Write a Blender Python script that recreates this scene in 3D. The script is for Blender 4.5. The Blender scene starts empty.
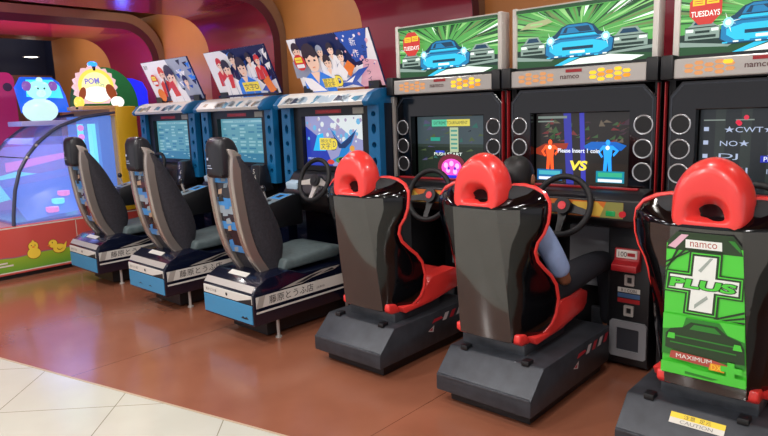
import bpy, bmesh, math, random
from mathutils import Vector, Matrix
from mathutils.geometry import tessellate_polygon
C = bpy.context.scene.collection
scn = bpy.context.scene
R_ = math.radians
# ---------------------------------------------------------------- camera
CX, CY, CZ, YAW, PIT, ROL, FPX = 2.4687, -2.3640, 1.4453, -0.73598, -0.16674, -0.03524, 634.57
cam_d = bpy.data.cameras.new('camera'); cam = bpy.data.objects.new('camera', cam_d); C.objects.link(cam)
F = Vector((math.sin(YAW)*math.cos(PIT), math.cos(YAW)*math.cos(PIT), math.sin(PIT)))
R0 = Vector((math.cos(YAW), -math.sin(YAW), 0)); U0 = R0.cross(F)
Rv = R0*math.cos(ROL) + U0*math.sin(ROL); Uv = -R0*math.sin(ROL) + U0*math.cos(ROL)
cam.matrix_world = Matrix(((Rv.x, Uv.x, -F.x, CX), (Rv.y, Uv.y, -F.y, CY), (Rv.z, Uv.z, -F.z, CZ), (0, 0, 0, 1)))
cam_d.sensor_width = 36; cam_d.lens = FPX/768*36; cam_d.clip_start = .02
scn.camera = cam
# ---------------------------------------------------------------- world, lights, exposure
w = bpy.data.worlds.new('world'); scn.world = w; w.use_nodes = True
w.node_tree.nodes['Background'].inputs[0].default_value = (.95, .93, 1, 1)
w.node_tree.nodes['Background'].inputs[1].default_value = .78
scn.view_settings.view_transform = 'Standard'; scn.view_settings.look = 'None'
scn.view_settings.gamma = 1; scn.view_settings.use_curve_mapping = False
scn.view_settings.exposure = 0.0
def area(name, loc, size, power, col=(1, .975, .95), rot=(0, 0, 0), shape='DISK'):
    l = bpy.data.lights.new(name, 'AREA'); l.shape = shape; l.size = size; l.energy = power; l.color = col
    if shape == 'RECTANGLE': l.size, l.size_y = size
    o = bpy.data.objects.new(name, l); C.objects.link(o); o.location = loc; o.rotation_euler = rot
    return o
LAMPS = [(-3.2, -2.3), (-1.4, -2.3), (.4, -2.3), (2.2, -2.3), (-2.3, -4.3), (-.2, -4.3), (1.9, -4.3), (3.9, -1.0), (3.9, -3.4)]
for i, (x, y) in enumerate(LAMPS):
    area('downlight_lamp', (x, y, 3.06), .26, 42)
for i, (x, y) in enumerate([(-2.1, -.75), (-.82, -.75), (.35, -.75), (1.55, -.75), (-3.15, .1), (-.82, .3), (1.55, .3)]):
    area('downlight_lamp', (x, y, 2.47 if i != 4 else 2.47), .14, 8)
WALL_FILL = [(-6.9, 1.0), (-4.3, 1.0), (-1.98, 1.0), (.36, 1.0), (2.7, 1.0)]  # added lights in the bays that brighten the orange wall
for x, y in WALL_FILL: area('wall_fill_lamp', (x, y, 2.69), .2, 5 if x > 0 else 10, rot=(R_(38), 0, 0))
RIB_LAMPS = [(-2.1, -.75), (-.82, -.75), (.35, -.75), (1.55, -.75), (-3.15, .1), (-.82, .3), (1.55, .3)]

# ---------------------------------------------------------------- materials
def lin(c): c /= 255; return c/12.92 if c <= .04045 else ((c+.055)/1.055)**2.4
def rgb(h):
    h = h.lstrip('#'); return tuple(lin(int(h[i:i+2], 16)) for i in (0, 2, 4)) + (1,)
MATS = {}
def mat(name, col, rough=.5, metal=0, emit=0, coat=0, noise=0, nscale=8, alpha=1, trans=0, bump=0, ecol=None, spec=.5):
    if name in MATS: return MATS[name]
    m = bpy.data.materials.new(name); m.use_nodes = True; MATS[name] = m
    nt = m.node_tree; b = nt.nodes['Principled BSDF']; c = rgb(col) if isinstance(col, str) else tuple(col)
    b.inputs['Base Color'].default_value = c; b.inputs['Roughness'].default_value = rough
    b.inputs['Metallic'].default_value = metal; b.inputs['Coat Weight'].default_value = coat
    b.inputs['Coat Roughness'].default_value = .04; b.inputs['Specular IOR Level'].default_value = spec
    b.inputs['Alpha'].default_value = alpha; b.inputs['Transmission Weight'].default_value = trans
    if emit:
        b.inputs['Emission Color'].default_value = rgb(ecol) if ecol else c; b.inputs['Emission Strength'].default_value = emit
    if noise or bump:
        tc = nt.nodes.new('ShaderNodeTexCoord'); n = nt.nodes.new('ShaderNodeTexNoise')
        n.inputs['Scale'].default_value = nscale; n.inputs['Detail'].default_value = 5
        nt.links.new(tc.outputs['Object'], n.inputs['Vector'])
        if noise:
            r = nt.nodes.new('ShaderNodeValToRGB')
            r.color_ramp.elements[0].position = .3; r.color_ramp.elements[1].position = .7
            r.color_ramp.elements[0].color = tuple(v*(1-noise) for v in c[:3]) + (1,)
            r.color_ramp.elements[1].color = tuple(min(1, v*(1+noise)) for v in c[:3]) + (1,)
            nt.links.new(n.outputs['Fac'], r.inputs['Fac']); nt.links.new(r.outputs['Color'], b.inputs['Base Color'])
            if emit: nt.links.new(r.outputs['Color'], b.inputs['Emission Color'])
        if bump:
            bp = nt.nodes.new('ShaderNodeBump'); bp.inputs['Strength'].default_value = bump; bp.inputs['Distance'].default_value = .01
            nt.links.new(n.outputs['Fac'], bp.inputs['Height']); nt.links.new(bp.outputs['Normal'], b.inputs['Normal'])
    return m
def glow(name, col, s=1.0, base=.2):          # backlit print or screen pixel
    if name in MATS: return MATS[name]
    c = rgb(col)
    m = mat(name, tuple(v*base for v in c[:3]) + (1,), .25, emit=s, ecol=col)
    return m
BLK = mat('black_gloss', '#08080b', .14, coat=.25)
BLKM = mat('black_satin', '#0e0f13', .42)
BLKR = mat('black_rubber', '#121215', .6)
BASEG = mat('base_dark_metal', '#34373d', .45, .3, coat=.0, noise=.25, nscale=14)
BASEG2 = mat('base_grey_metal', '#4a4d53', .38, .5, noise=.2, nscale=20)
SHELLB = mat('seat_shell_gloss_black', '#050507', .1, coat=.15, spec=.35)
SHELLG = mat('seat_shell_smoke_grey', '#353534', .12, .2, coat=1)
RED = mat('seat_red_vinyl', '#dc3733', .3, coat=.35)
REDP = mat('red_paint', '#a01a20', .4)
SILV = mat('silver_plastic', '#b9b4ae', .35, .35)
WHT = mat('white_plastic', '#d9d4cc', .4)
RING = mat('speaker_ring_chrome', '#c9ccd0', .25, .6)
CONE = mat('speaker_cone', '#0c0c10', .5)
NAVY = mat('navy_gloss', '#090e20', .18, coat=.4)
BLUE = mat('cabinet_blue', '#116396', .35, noise=.1)
BLUEP = mat('plate_blue', '#3982ac', .4)
TITAN = mat('seat_rail_titanium', '#a89d96', .26, .7)
FABR = mat('seat_fabric_black', '#26242b', .75, noise=.3, nscale=60, bump=.3)
CUSH = mat('cushion_grey', '#4d5a5c', .6, noise=.15, nscale=30, bump=.2)
STRW = mat('stripe_white', '#c9c6bf', .4)
INK = mat('ink_black', '#16161a', .5)

# ---------------------------------------------------------------- mesh builder
class MB:
    def __init__(s): s.v = []; s.f = []; s.m = []; s.mats = []
    def mi(s, m):
        if m not in s.mats: s.mats.append(m)
        return s.mats.index(m)
    def add(s, vs, fs, m):
        o = len(s.v); s.v += [tuple(v) for v in vs]; k = s.mi(m)
        for f in fs: s.f.append([i+o for i in f]); s.m.append(k)
        return s
    def box(s, lo, hi, m, bev=0):
        if bev:
            bm = bmesh.new(); bmesh.ops.create_cube(bm, size=1)
            for v in bm.verts: v.co = Vector([(lo[i]+hi[i])/2 + v.co[i]*(hi[i]-lo[i]) for i in range(3)])
            bmesh.ops.bevel(bm, geom=bm.edges[:], offset=bev, segments=2, affect='EDGES', profile=.5)
            bm.verts.index_update(); s.add([v.co for v in bm.verts], [[v.index for v in f.verts] for f in bm.faces], m); bm.free(); return s
        x0, y0, z0 = lo; x1, y1, z1 = hi
        return s.add([(x0,y0,z0),(x1,y0,z0),(x1,y1,z0),(x0,y1,z0),(x0,y0,z1),(x1,y0,z1),(x1,y1,z1),(x0,y1,z1)],
                     [(0,3,2,1),(4,5,6,7),(0,1,5,4),(1,2,6,5),(2,3,7,6),(3,0,4,7)], m)
    def prism(s, poly, axis, a, b, m, holes=(), bev=0):
        """poly: 2-D outline in the plane normal to axis ('x': (y,z), 'y': (x,z), 'z': (x,y))"""
        def p3(p, t): return (t, p[0], p[1]) if axis == 'x' else ((p[0], t, p[1]) if axis == 'y' else (p[0], p[1], t))
        if bev and not holes:
            bm = bmesh.new(); n = len(poly)
            A = [bm.verts.new(p3(p, a)) for p in poly]; B = [bm.verts.new(p3(p, b)) for p in poly]
            bm.faces.new(A); bm.faces.new(B[::-1])
            for i in range(n): bm.faces.new((A[i], B[i], B[(i+1) % n], A[(i+1) % n]))
            bmesh.ops.recalc_face_normals(bm, faces=bm.faces[:])
            bmesh.ops.bevel(bm, geom=bm.edges[:], offset=bev, segments=2, affect='EDGES', profile=.5)
            bm.verts.index_update(); s.add([v.co for v in bm.verts], [[v.index for v in f.verts] for f in bm.faces], m); bm.free(); return s
        loops = [list(poly)] + [list(h) for h in holes]
        flat = [p for l in loops for p in l]; N = len(flat)
        tris = tessellate_polygon([[Vector((p[0], p[1], 0)) for p in l] for l in loops])
        vs = [p3(p, a) for p in flat] + [p3(p, b) for p in flat]
        fs = [list(t) for t in tris] + [[i+N for i in reversed(t)] for t in tris]
        k = 0
        for l in loops:
            for i in range(len(l)):
                j = (i+1) % len(l); fs.append([k+i, k+j, N+k+j, N+k+i])
            k += len(l)
        return s.add(vs, fs, m)
    def loft(s, rings, m, closed=True, cap=True):
        n = len(rings[0]); vs = [p for r in rings for p in r]; fs = []
        for k in range(len(rings)-1):
            for i in range(n if closed else n-1):
                j = (i+1) % n; fs.append((k*n+i, k*n+j, (k+1)*n+j, (k+1)*n+i))
        if cap and closed:
            fs.append(tuple(range(n))[::-1]); fs.append(tuple((len(rings)-1)*n+i for i in range(n)))
        return s.add(vs, fs, m)
    def tube(s, path, r, m, n=10, closed=False, cap=True):
        P = [Vector(p) for p in path]; K = len(P); rr = r if isinstance(r, (list, tuple)) else [r]*K
        rings = []; up = None
        for i in range(K):
            if closed: t = (P[(i+1) % K]-P[i-1]).normalized()
            else: t = (P[min(i+1, K-1)]-P[max(i-1, 0)]).normalized()
            if up is None: up = t.orthogonal().normalized()
            u = (up - t*up.dot(t)).normalized(); up = u; v = t.cross(u)
            rings.append([P[i] + u*rr[i]*math.cos(2*math.pi*k/n) + v*rr[i]*math.sin(2*math.pi*k/n) for k in range(n)])
        if closed:
            rings.append(rings[0]); return s.loft(rings, m, cap=False)
        return s.loft(rings, m, cap=cap)
    def cyl(s, a, b, r, m, n=20): return s.tube([a, b], r, m, n)
    def ell(s, c, r, m, n=14, k=9):
        rings = []
        for i in range(1, k):
            t = math.pi*i/k
            rings.append([(c[0]+r[0]*math.sin(t)*math.cos(2*math.pi*j/n), c[1]+r[1]*math.sin(t)*math.sin(2*math.pi*j/n), c[2]-r[2]*math.cos(t)) for j in range(n)])
        return s.loft(rings, m)
    def build(s, name, parent=None, smooth=True, angle=35, bevel=0, recalc=True):
        me = bpy.data.meshes.new(name); me.from_pydata(s.v, [], s.f)
        for m in s.mats: me.materials.append(m)
        for p, k in zip(me.polygons, s.m): p.material_index = k
        if recalc:
            bm = bmesh.new(); bm.from_mesh(me); bmesh.ops.recalc_face_normals(bm, faces=bm.faces[:]); bm.to_mesh(me); bm.free()
        if smooth:
            me.shade_smooth(); me.set_sharp_from_angle(angle=R_(angle))
        o = bpy.data.objects.new(name, me); C.objects.link(o)
        if parent: o.parent = parent
        if bevel:
            b = o.modifiers.new('bevel', 'BEVEL'); b.width = bevel; b.segments = 2; b.limit_method = 'ANGLE'; b.angle_limit = R_(40)
        return o
def thing(name, label, cat, loc=(0, 0, 0), rz=0, group=None):
    o = bpy.data.objects.new(name, None); C.objects.link(o); o.location = loc; o.rotation_euler = (0, 0, rz)
    o.empty_display_size = .1
    return tag(o, label, cat, group)
def tag(o, label, cat, group=None):
    o['label'] = label; o['category'] = cat
    if group: o['group'] = group
    return o
def struct(o): o['kind'] = 'structure'; return o
# text to polygons
_tc = {}
def text_poly(s, bold=0):
    key = (s, bold)
    if key in _tc: return _tc[key]
    cu = bpy.data.curves.new('t', 'FONT'); cu.body = s; cu.resolution_u = 3; cu.fill_mode = 'FRONT'; cu.offset = bold
    o = bpy.data.objects.new('t', cu); C.objects.link(o); bpy.context.view_layer.update()
    me = o.evaluated_get(bpy.context.evaluated_depsgraph_get()).to_mesh()
    vs = [(v.co.x, v.co.y) for v in me.vertices]; fs = [list(p.vertices) for p in me.polygons]
    bpy.data.objects.remove(o); bpy.data.curves.remove(cu)
    if not vs: vs = [(0, 0), (1, 0), (1, 1)]; fs = [[0, 1, 2]]
    x0 = min(v[0] for v in vs); x1 = max(v[0] for v in vs); y0 = min(v[1] for v in vs); y1 = max(v[1] for v in vs)
    _tc[key] = ([((v[0]-x0)/(x1-x0), (v[1]-y0)/(y1-y0)) for v in vs], fs, (x1-x0)/(y1-y0))
    return _tc[key]
class Art:
    """flat print made of coloured shapes lying on the face of a panel"""
    def __init__(s, mb, o, ex, ey, W, H, step=.0006):
        s.mb = mb; s.o = Vector(o); s.ex = Vector(ex).normalized(); s.ey = Vector(ey).normalized()
        s.n = s.ex.cross(s.ey); s.W = W; s.H = H; s.k = 0; s.step = step
    def p(s, u, v): return s.o + s.ex*(u*s.W) + s.ey*(v*s.H) + s.n*(s.k*s.step)
    def poly(s, pts, m, same=False):
        if not same: s.k += 1
        tr = tessellate_polygon([[Vector((a, b, 0)) for a, b in pts]])
        s.mb.add([s.p(a, b) for a, b in pts], [list(t) for t in tr], m); return s
    def rect(s, a, b, c, d, m, same=False): return s.poly([(a, b), (c, b), (c, d), (a, d)], m, same)
    def disc(s, a, b, r, m, n=20, ry=None, rot=0, same=False):
        ry = r*s.W/s.H if ry is None else ry; c, q = math.cos(rot), math.sin(rot)
        return s.poly([(a + r*(math.cos(2*math.pi*i/n)*c) - ry*math.sin(2*math.pi*i/n)*q*s.H/s.W,
                        b + ry*math.sin(2*math.pi*i/n)*c + r*math.cos(2*math.pi*i/n)*q*s.W/s.H) for i in range(n)], m, same)
    def ringd(s, a, b, r, t, m, n=24):
        s.k += 1; vs = []; ra = s.W/s.H
        for i in range(n):
            c, q = math.cos(2*math.pi*i/n), math.sin(2*math.pi*i/n)
            vs += [s.p(a+r*c, b+r*q*ra), s.p(a+(r-t)*c, b+(r-t)*q*ra)]
        s.mb.add(vs, [(2*i, (2*i+2) % (2*n), (2*i+3) % (2*n), 2*i+1) for i in range(n)], m)
    def text(s, t, a, b, h, m, w=None, slant=0, bold=0, rot=0, outline=None):
        """a,b = centre; h = height (fraction of H); w = width fraction of W or None"""
        vs, fs, asp = text_poly(t, bold)
        ww = w*s.W if w else h*s.H*asp; hh = h*s.H
        for k, (mm, gr) in enumerate(([(outline, 1)] if outline else []) + [(m, 0)]):
            if gr:
                vo, fo, ao = text_poly(t, bold+.045); V = vo; FF = fo; W2 = ww*1.05; H2 = hh*1.14
            else: V = vs; FF = fs; W2 = ww; H2 = hh
            s.k += 1; pts = []
            for x, y in V:
                X = (x-.5)*W2 + slant*(y-.5)*H2; Y = (y-.5)*H2
                X, Y = X*math.cos(rot)-Y*math.sin(rot), X*math.sin(rot)+Y*math.cos(rot)
                pts.append(s.p(a + X/s.W, b + Y/s.H))
            s.mb.add(pts, FF, mm)
        return s
#__SETTING__
# ================================================================ SETTING
def floor_mats():
    m = bpy.data.materials.new('cream_floor_tile'); m.use_nodes = True; nt = m.node_tree; N = nt.nodes; L = nt.links
    b = N['Principled BSDF']; b.inputs['Roughness'].default_value = .16
    tc = N.new('ShaderNodeTexCoord'); sep = N.new('ShaderNodeSeparateXYZ'); L.new(tc.outputs['Object'], sep.inputs[0])
    def mth(op, a, bb=None):
        n = N.new('ShaderNodeMath'); n.operation = op
        for i, v in enumerate((a, bb)):
            if v is None: continue
            if isinstance(v, (int, float)): n.inputs[i].default_value = v
            else: L.new(v, n.inputs[i])
        return n.outputs[0]
    T = .594
    outs = []
    for sgn, off in ((1, -1.188), (-1, .29)):
        s = mth('ADD' if sgn > 0 else 'SUBTRACT', sep.outputs[0], sep.outputs[1]); s = mth('MULTIPLY', s, .70711)
        s = mth('SUBTRACT', s, off); s = mth('DIVIDE', s, T); s = mth('ADD', s, .5); s = mth('FRACT', s); s = mth('SUBTRACT', s, .5)
        s = mth('ABSOLUTE', s); outs.append(mth('LESS_THAN', s, .0038))
    j = mth('MAXIMUM', outs[0], outs[1])
    n = N.new('ShaderNodeTexNoise'); n.inputs['Scale'].default_value = 3; n.inputs['Detail'].default_value = 6; L.new(tc.outputs['Object'], n.inputs['Vector'])
    r = N.new('ShaderNodeValToRGB'); r.color_ramp.elements[0].color = rgb('#a9a89c'); r.color_ramp.elements[1].color = rgb('#bab9ae'); L.new(n.outputs['Fac'], r.inputs['Fac'])
    mx = N.new('ShaderNodeMix'); mx.data_type = 'RGBA'; L.new(j, mx.inputs[0]); L.new(r.outputs['Color'], mx.inputs[6]); mx.inputs[7].default_value = rgb('#77725f')
    L.new(mx.outputs[2], b.inputs['Base Color'])
    m2 = bpy.data.materials.new('brown_vinyl_floor'); m2.use_nodes = True; nt = m2.node_tree; N = nt.nodes; L = nt.links
    b = N['Principled BSDF']; b.inputs['Roughness'].default_value = .2; b.inputs['Coat Weight'].default_value = .25; b.inputs['Coat Roughness'].default_value = .12
    tc = N.new('ShaderNodeTexCoord'); n = N.new('ShaderNodeTexNoise'); n.inputs['Scale'].default_value = 2.2; n.inputs['Detail'].default_value = 8
    L.new(tc.outputs['Object'], n.inputs['Vector'])
    r = N.new('ShaderNodeValToRGB'); r.color_ramp.elements[0].position = .3; r.color_ramp.elements[1].position = .75
    r.color_ramp.elements[0].color = rgb('#7e4c38'); r.color_ramp.elements[1].color = rgb('#8e5a44'); L.new(n.outputs['Fac'], r.inputs['Fac'])
    sep = N.new('ShaderNodeSeparateXYZ'); L.new(tc.outputs['Object'], sep.inputs[0])
    s = mth('SUBTRACT', sep.outputs[0], -1.22); s = mth('DIVIDE', s, 1.83); s = mth('ADD', s, .5); s = mth('FRACT', s); s = mth('SUBTRACT', s, .5); s = mth('ABSOLUTE', s)
    j = mth('LESS_THAN', s, .0012)
    mx = N.new('ShaderNodeMix'); mx.data_type = 'RGBA'; L.new(j, mx.inputs[0]); L.new(r.outputs['Color'], mx.inputs[6]); mx.inputs[7].default_value = rgb('#5e3320')
    L.new(mx.outputs[2], b.inputs['Base Color'])
    L.new(n.outputs['Fac'], (bp := N.new('ShaderNodeBump')).inputs['Height']); bp.inputs['Strength'].default_value = .05; L.new(bp.outputs['Normal'], b.inputs['Normal'])
    return m, m2
TILE, BROWN = floor_mats()
SL = .492/2.194
def ly(x): return -1.187 + (x+1.894)*SL
x0, x1 = -10.5, 7
struct(MB().add([(x0, -9, 0), (x1, -9, 0), (x1, ly(x1), 0), (x0, ly(x0), 0)], [(0, 1, 2, 3)], TILE).build('floor', smooth=False))
struct(MB().add([(x0, ly(x0), 0), (x1, ly(x1), 0), (x1, 3, 0), (x0, 3, 0)], [(0, 1, 2, 3)], BROWN).build('floor', smooth=False))
e = struct(MB().prism([(x0, ly(x0)-.006), (x1, ly(x1)-.006), (x1, ly(x1)+.006), (x0, ly(x0)+.006)], 'z', 0, .002, mat('joint_strip', '#a8917a', .4)).build('trim_1', smooth=False))
ORANGE = mat('orange_wall_paint', '#b9773c', .5, noise=.08, nscale=2)
MAROON = mat('maroon_gloss_laminate', '#982a3a', .2, coat=.35)
MARD = mat('maroon_dark_edge', '#4c1c2c', .35)
GOLD = mat('rib_gold_edge', '#7d5c46', .4)
CEIL = mat('ceiling_paint', '#cfc8c0', .6)
# orange back wall and the recessed ceiling above the bays
struct(MB().box((-8.3, 1.86, 0), (7, 2.0, 3.2), ORANGE).build('wall_back', smooth=False))
struct(MB().box((-8.3, -1.6, 2.72), (7, 1.86, 2.8), ORANGE).build('ceiling', smooth=False))
struct(MB().box((-8.3, -1.66, 2.66), (7, -1.6, 3.1), MAROON).build('trim_2', smooth=False))
struct(MB().box((-10.5, -9, 3.1), (7, -1.6, 3.2), CEIL).build('ceiling', smooth=False))
def arcp(cy, cz, r, n=10): return [(cy + r*math.sin(math.pi/2*i/n), cz + r*math.cos(math.pi/2*i/n)) for i in range(n+1)]
def rib(xa, xb, k):
    inn = [(-1.6, 2.5)] + arcp(1.33, 2.13, .37) + [(1.7, 0)]
    out = [(1.86, 0), (1.86, 2.2)] + arcp(1.38, 2.2, .48)[::-1][1:] + [(-1.6, 2.68)]
    struct(MB().prism(inn + out, 'x', xa, xb, MAROON).build('trim_%d' % k, angle=25))
    # gold edge band round the face of the portal, dark lip inside it
    a = [(-1.6, 2.585)] + arcp(1.345, 2.145, .44) + [(1.785, 0)]
    b = [(1.86, 0), (1.86, 2.2)] + arcp(1.38, 2.2, .48)[::-1][1:] + [(-1.6, 2.68)]
    struct(MB().prism(a+b, 'x', xb, xb+.006, GOLD).build('trim_%d' % (k+1), angle=25))
    a2 = [(-1.6, 2.503)] + arcp(1.333, 2.133, .367) + [(1.703, 0)]
    struct(MB().prism(a2 + a[::-1], 'x', xb, xb+.003, MARD).build('trim_%d' % (k+2), angle=25))
for i, xa in enumerate((-6.05, -3.71, -1.385, .985, 3.3)):
    rib(xa, xa+1.12, 3+3*i)
# dark passage beyond the last bay
DARK = mat('dark_navy_wall', '#10142c', .5); TEAL = mat('dark_teal_panel', '#1d3c48', .45)
struct(MB().box((-9.6, -3, 0), (-9.5, 2.3, 3.1), DARK).build('wall_left', smooth=False))
struct(MB().box((-9.5, 2.2, 0), (-8.3, 2.3, 3.1), DARK).build('wall_left', smooth=False))
struct(MB().prism([(-1.5, 0), (1.3, 0), (1.3, 2.35)] + [(1.0+.3*math.cos(t), 2.35+.3*math.sin(t)) for t in (.5, 1.0, 1.57)] + [(-1.5, 2.65)], 'x', -9.5, -9.42, TEAL).build('wall_left', smooth=False))
struct(MB().box((-9.5, 1.35, 0), (-9.3, 2.2, 2.25), mat('brown_panel', '#7c4a35', .5)).build('wall_left', smooth=False))
# ceiling lamps
LENS = glow('downlight_lens', '#fff6e6', 9, 1)
def downlight(x, y, z, r, label, group):
    t = thing('ceiling_downlight', label, 'ceiling light', (x, y, z), 0, group)
    mb = MB(); mb.prism([(r*1.25*math.cos(a*math.pi/12), r*1.25*math.sin(a*math.pi/12)) for a in range(24)], 'z', -.008, 0, WHT,
                        holes=[[(r*math.cos(a*math.pi/12), r*math.sin(a*math.pi/12)) for a in range(24)]]); mb.build('trim_ring', t, smooth=False)
    mb = MB(); mb.prism([(r*math.cos(a*math.pi/12), r*math.sin(a*math.pi/12)) for a in range(24)], 'z', -.004, 0, LENS); mb.build('lens', t, smooth=False)
for x, y in LAMPS: downlight(x, y, 3.1, .13, 'round white downlight in the pale mall ceiling', 'mall ceiling downlights')
for x, y in RIB_LAMPS:
    inrib = any(xa < x < xa+1.12 for xa in (-6.05, -3.71, -1.385, .985))
    downlight(x, y, 2.5 if inrib else 2.72, .075, 'small round downlight above the racing game seats', 'downlights above the machines')
for x, y in WALL_FILL: downlight(x, y, 2.72, .1, 'round downlight added to brighten the orange wall', 'added wall fill lights in the bays')
#__OBJECTS__
# ================================================================ RED-SEAT RACING GAMES
G1 = glow('lightbox_green', '#5fb85a', .8); G2 = glow('lightbox_light_green', '#9ddb86', .9); G3 = glow('lightbox_dark_green', '#2a6238', .55); LGD = glow('lightbox_moss', '#7f9a5c', .7); LRD = glow('lightbox_road', '#20423a', .5); LGL = glow('lightbox_flare', '#9fe8f6', 1.0); mat_pale = glow('lightbox_sand', '#b9c08a', .8)
CY1 = glow('lightbox_cyan', '#2cc4ea', 1.05); CY2 = glow('lightbox_blue', '#1683ba', .9); CYD = glow('lightbox_navy', '#124a6c', .6)
LW = glow('lightbox_white', '#f2fff4', 1.1); LGR = glow('lightbox_grey', '#9fb9ad', .7)
LRED = glow('badge_red', '#d83a32', .85); LYEL = glow('badge_yellow', '#f5cf2c', .95)
HEXO = glow('hexagon_orange_dim', '#f0a668', .75); HEXY = glow('hexagon_yellow_lit', '#ffc52c', 1.25); HEXA = glow('hexagon_amber_lit', '#ff9d1e', 1.0)
SCB = glow('screen_black', '#11171a', .5); 
def blob(n, ra, rb, seed):
    r = random.Random(seed); return [(math.cos(2*math.pi*i/n)*r.uniform(ra, rb), math.sin(2*math.pi*i/n)*r.uniform(ra, rb)) for i in range(n)]
def lightbox_art(a, seed, badge):
    rnd = random.Random(seed)
    a.rect(0, 0, 1, 1, G1)
    def clip(an, R=9):
        c, s_ = math.cos(an), math.sin(an); L = min(.5/abs(c) if abs(c) > 1e-4 else 9, .58/abs(s_) if s_ > 1e-4 else 9)
        return (.5 + c*L, min(.999, .42 + s_*L))
    for i in range(34):                                  # speed rays
        t = R_(6 + 168*i/33) + rnd.uniform(-.03, .03); w_ = rnd.uniform(.008, .05); r0 = rnd.uniform(.08, .3)
        c, s_ = math.cos(t), math.sin(t)
        p0 = (.5+r0*c, min(.9, .42+r0*1.5*s_))
        if p0[1] < .88: a.poly([p0, clip(t-w_), clip(t+w_)], (G2, G3, LGD, G3)[i % 4], same=i % 2 == 1)
    for i in range(14):
        t = R_(rnd.uniform(10, 170)); e = clip(t); a.poly([e, (e[0]+rnd.uniform(.01, .05), min(.99, e[1]-.02)), (.5+(e[0]-.5)*.6, .42+(e[1]-.42)*.6)], LW if i % 3 == 0 else G3, same=i > 0)
    a.poly([(0, 0), (1, 0), (1, .3), (.8, .34), (.2, .34), (0, .3)], LRD)
    a.poly([(0, 0), (1, 0), (1, .1), (.6, .18), (.3, .12), (0, .16)], G3)
    a.poly([(0, .2), (.3, .12), (.28, .09), (0, .13)], LGR); a.poly([(1, .22), (.7, .16), (.7, .13), (1, .17)], LGR)
    a.poly([(.36, 0), (.86, 0), (.95, .07), (.72, .13), (.5, .1)], LW); a.poly([(.3, .0), (.36, 0), (.5, .12), (.44, .14)], CY1)
    for fx, cw in ((.03, .2), (.72, .25)):              # pale cars either side
        a.poly([(fx, .22), (fx+cw, .22), (fx+cw, .38), (fx+cw*.84, .43), (fx+cw*.72, .52), (fx+cw*.3, .52), (fx+cw*.16, .43), (fx, .38)], LGR)
        a.poly([(fx+cw*.24, .43), (fx+cw*.77, .43), (fx+cw*.67, .5), (fx+cw*.34, .5)], CYD)
        a.rect(fx+cw*.1, .24, fx+cw*.9, .28, LRD); a.rect(fx+cw*.3, .31, fx+cw*.72, .345, LRD); a.rect(fx+cw*.03, .33, fx+cw*.25, .37, LW); a.rect(fx+cw*.77, .33, fx+cw*.97, .37, LW, same=True)
        a.rect(fx, .385, fx+cw, .4, LRD)
    # the blue coupe, head on
    a.poly([(.23, .2), (.27, .12), (.69, .12), (.74, .2), (.75, .38), (.7, .47), (.64, .52), (.6, .63), (.55, .67), (.41, .67), (.36, .63), (.31, .52), (.25, .46)], CYD)
    a.poly([(.24, .2), (.28, .14), (.68, .14), (.73, .2), (.74, .37), (.69, .46), (.27, .46), (.24, .38)], CY2)
    a.poly([(.35, .52), (.37, .61), (.41, .655), (.55, .655), (.59, .61), (.61, .52)], CY2); a.poly([(.37, .53), (.59, .53), (.565, .62), (.395, .62)], CYD)
    a.poly([(.4, .53), (.5, .53), (.46, .61), (.41, .61)], CY2)
    a.poly([(.27, .25), (.32, .17), (.64, .17), (.71, .25), (.7, .33), (.6, .39), (.36, .39), (.27, .33)], CY1)
    a.poly([(.33, .46), (.63, .46), (.61, .5), (.35, .5)], CY1); a.rect(.37, .25, .6, .3, CYD); a.rect(.43, .19, .54, .23, LW); a.rect(.3, .43, .68, .44, CYD)
    for i in range(8): a.rect(.25+.06*i, .13+.01*(i % 3), .28+.06*i, .15+.01*(i % 3), LW if i % 2 else CY1, same=i > 0)
    for sx, sy in ((.28, .42), (.69, .42)):              # headlamp flares
        for q in range(6):
            t = q*math.pi/6 + .25; L = (.075, .03, .045)[q % 3]
            a.poly([(sx+L*math.cos(t), sy+2*L*math.sin(t)), (sx-.005*math.sin(t), sy+.01*math.cos(t)), (sx-L*math.cos(t), sy-2*L*math.sin(t)), (sx+.005*math.sin(t), sy-.01*math.cos(t))], LW, same=q > 0)
        a.disc(sx, sy, .03, LGL, 16); a.disc(sx, sy, .017, LW, 14)
    a.rect(0, .94, 1, 1, G3); a.rect(0, .93, 1, .94, G1)
    if badge:
        a.poly([(.15+.1*math.cos(R_(22.5+45*i)), .66+.25*math.sin(R_(22.5+45*i))) for i in range(8)], LRED)
        a.rect(.075, .7, .145, .8, LYEL); a.rect(.155, .71, .225, .81, LYEL)
        a.rect(.085, .725, .135, .735, LRED); a.rect(.085, .755, .135, .765, LRED, same=True); a.rect(.165, .735, .215, .745, LRED, same=True); a.rect(.165, .765, .215, .775, LRED, same=True)
        a.text('TUESDAYS', .15, .58, .08, LW, w=.165, bold=.01)
    else:
        a.poly([(.03, .66), (.1, .76), (.26, .8), (.3, .74), (.2, .68)], mat_pale); a.rect(.12, .715, .22, .74, G2)
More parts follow.
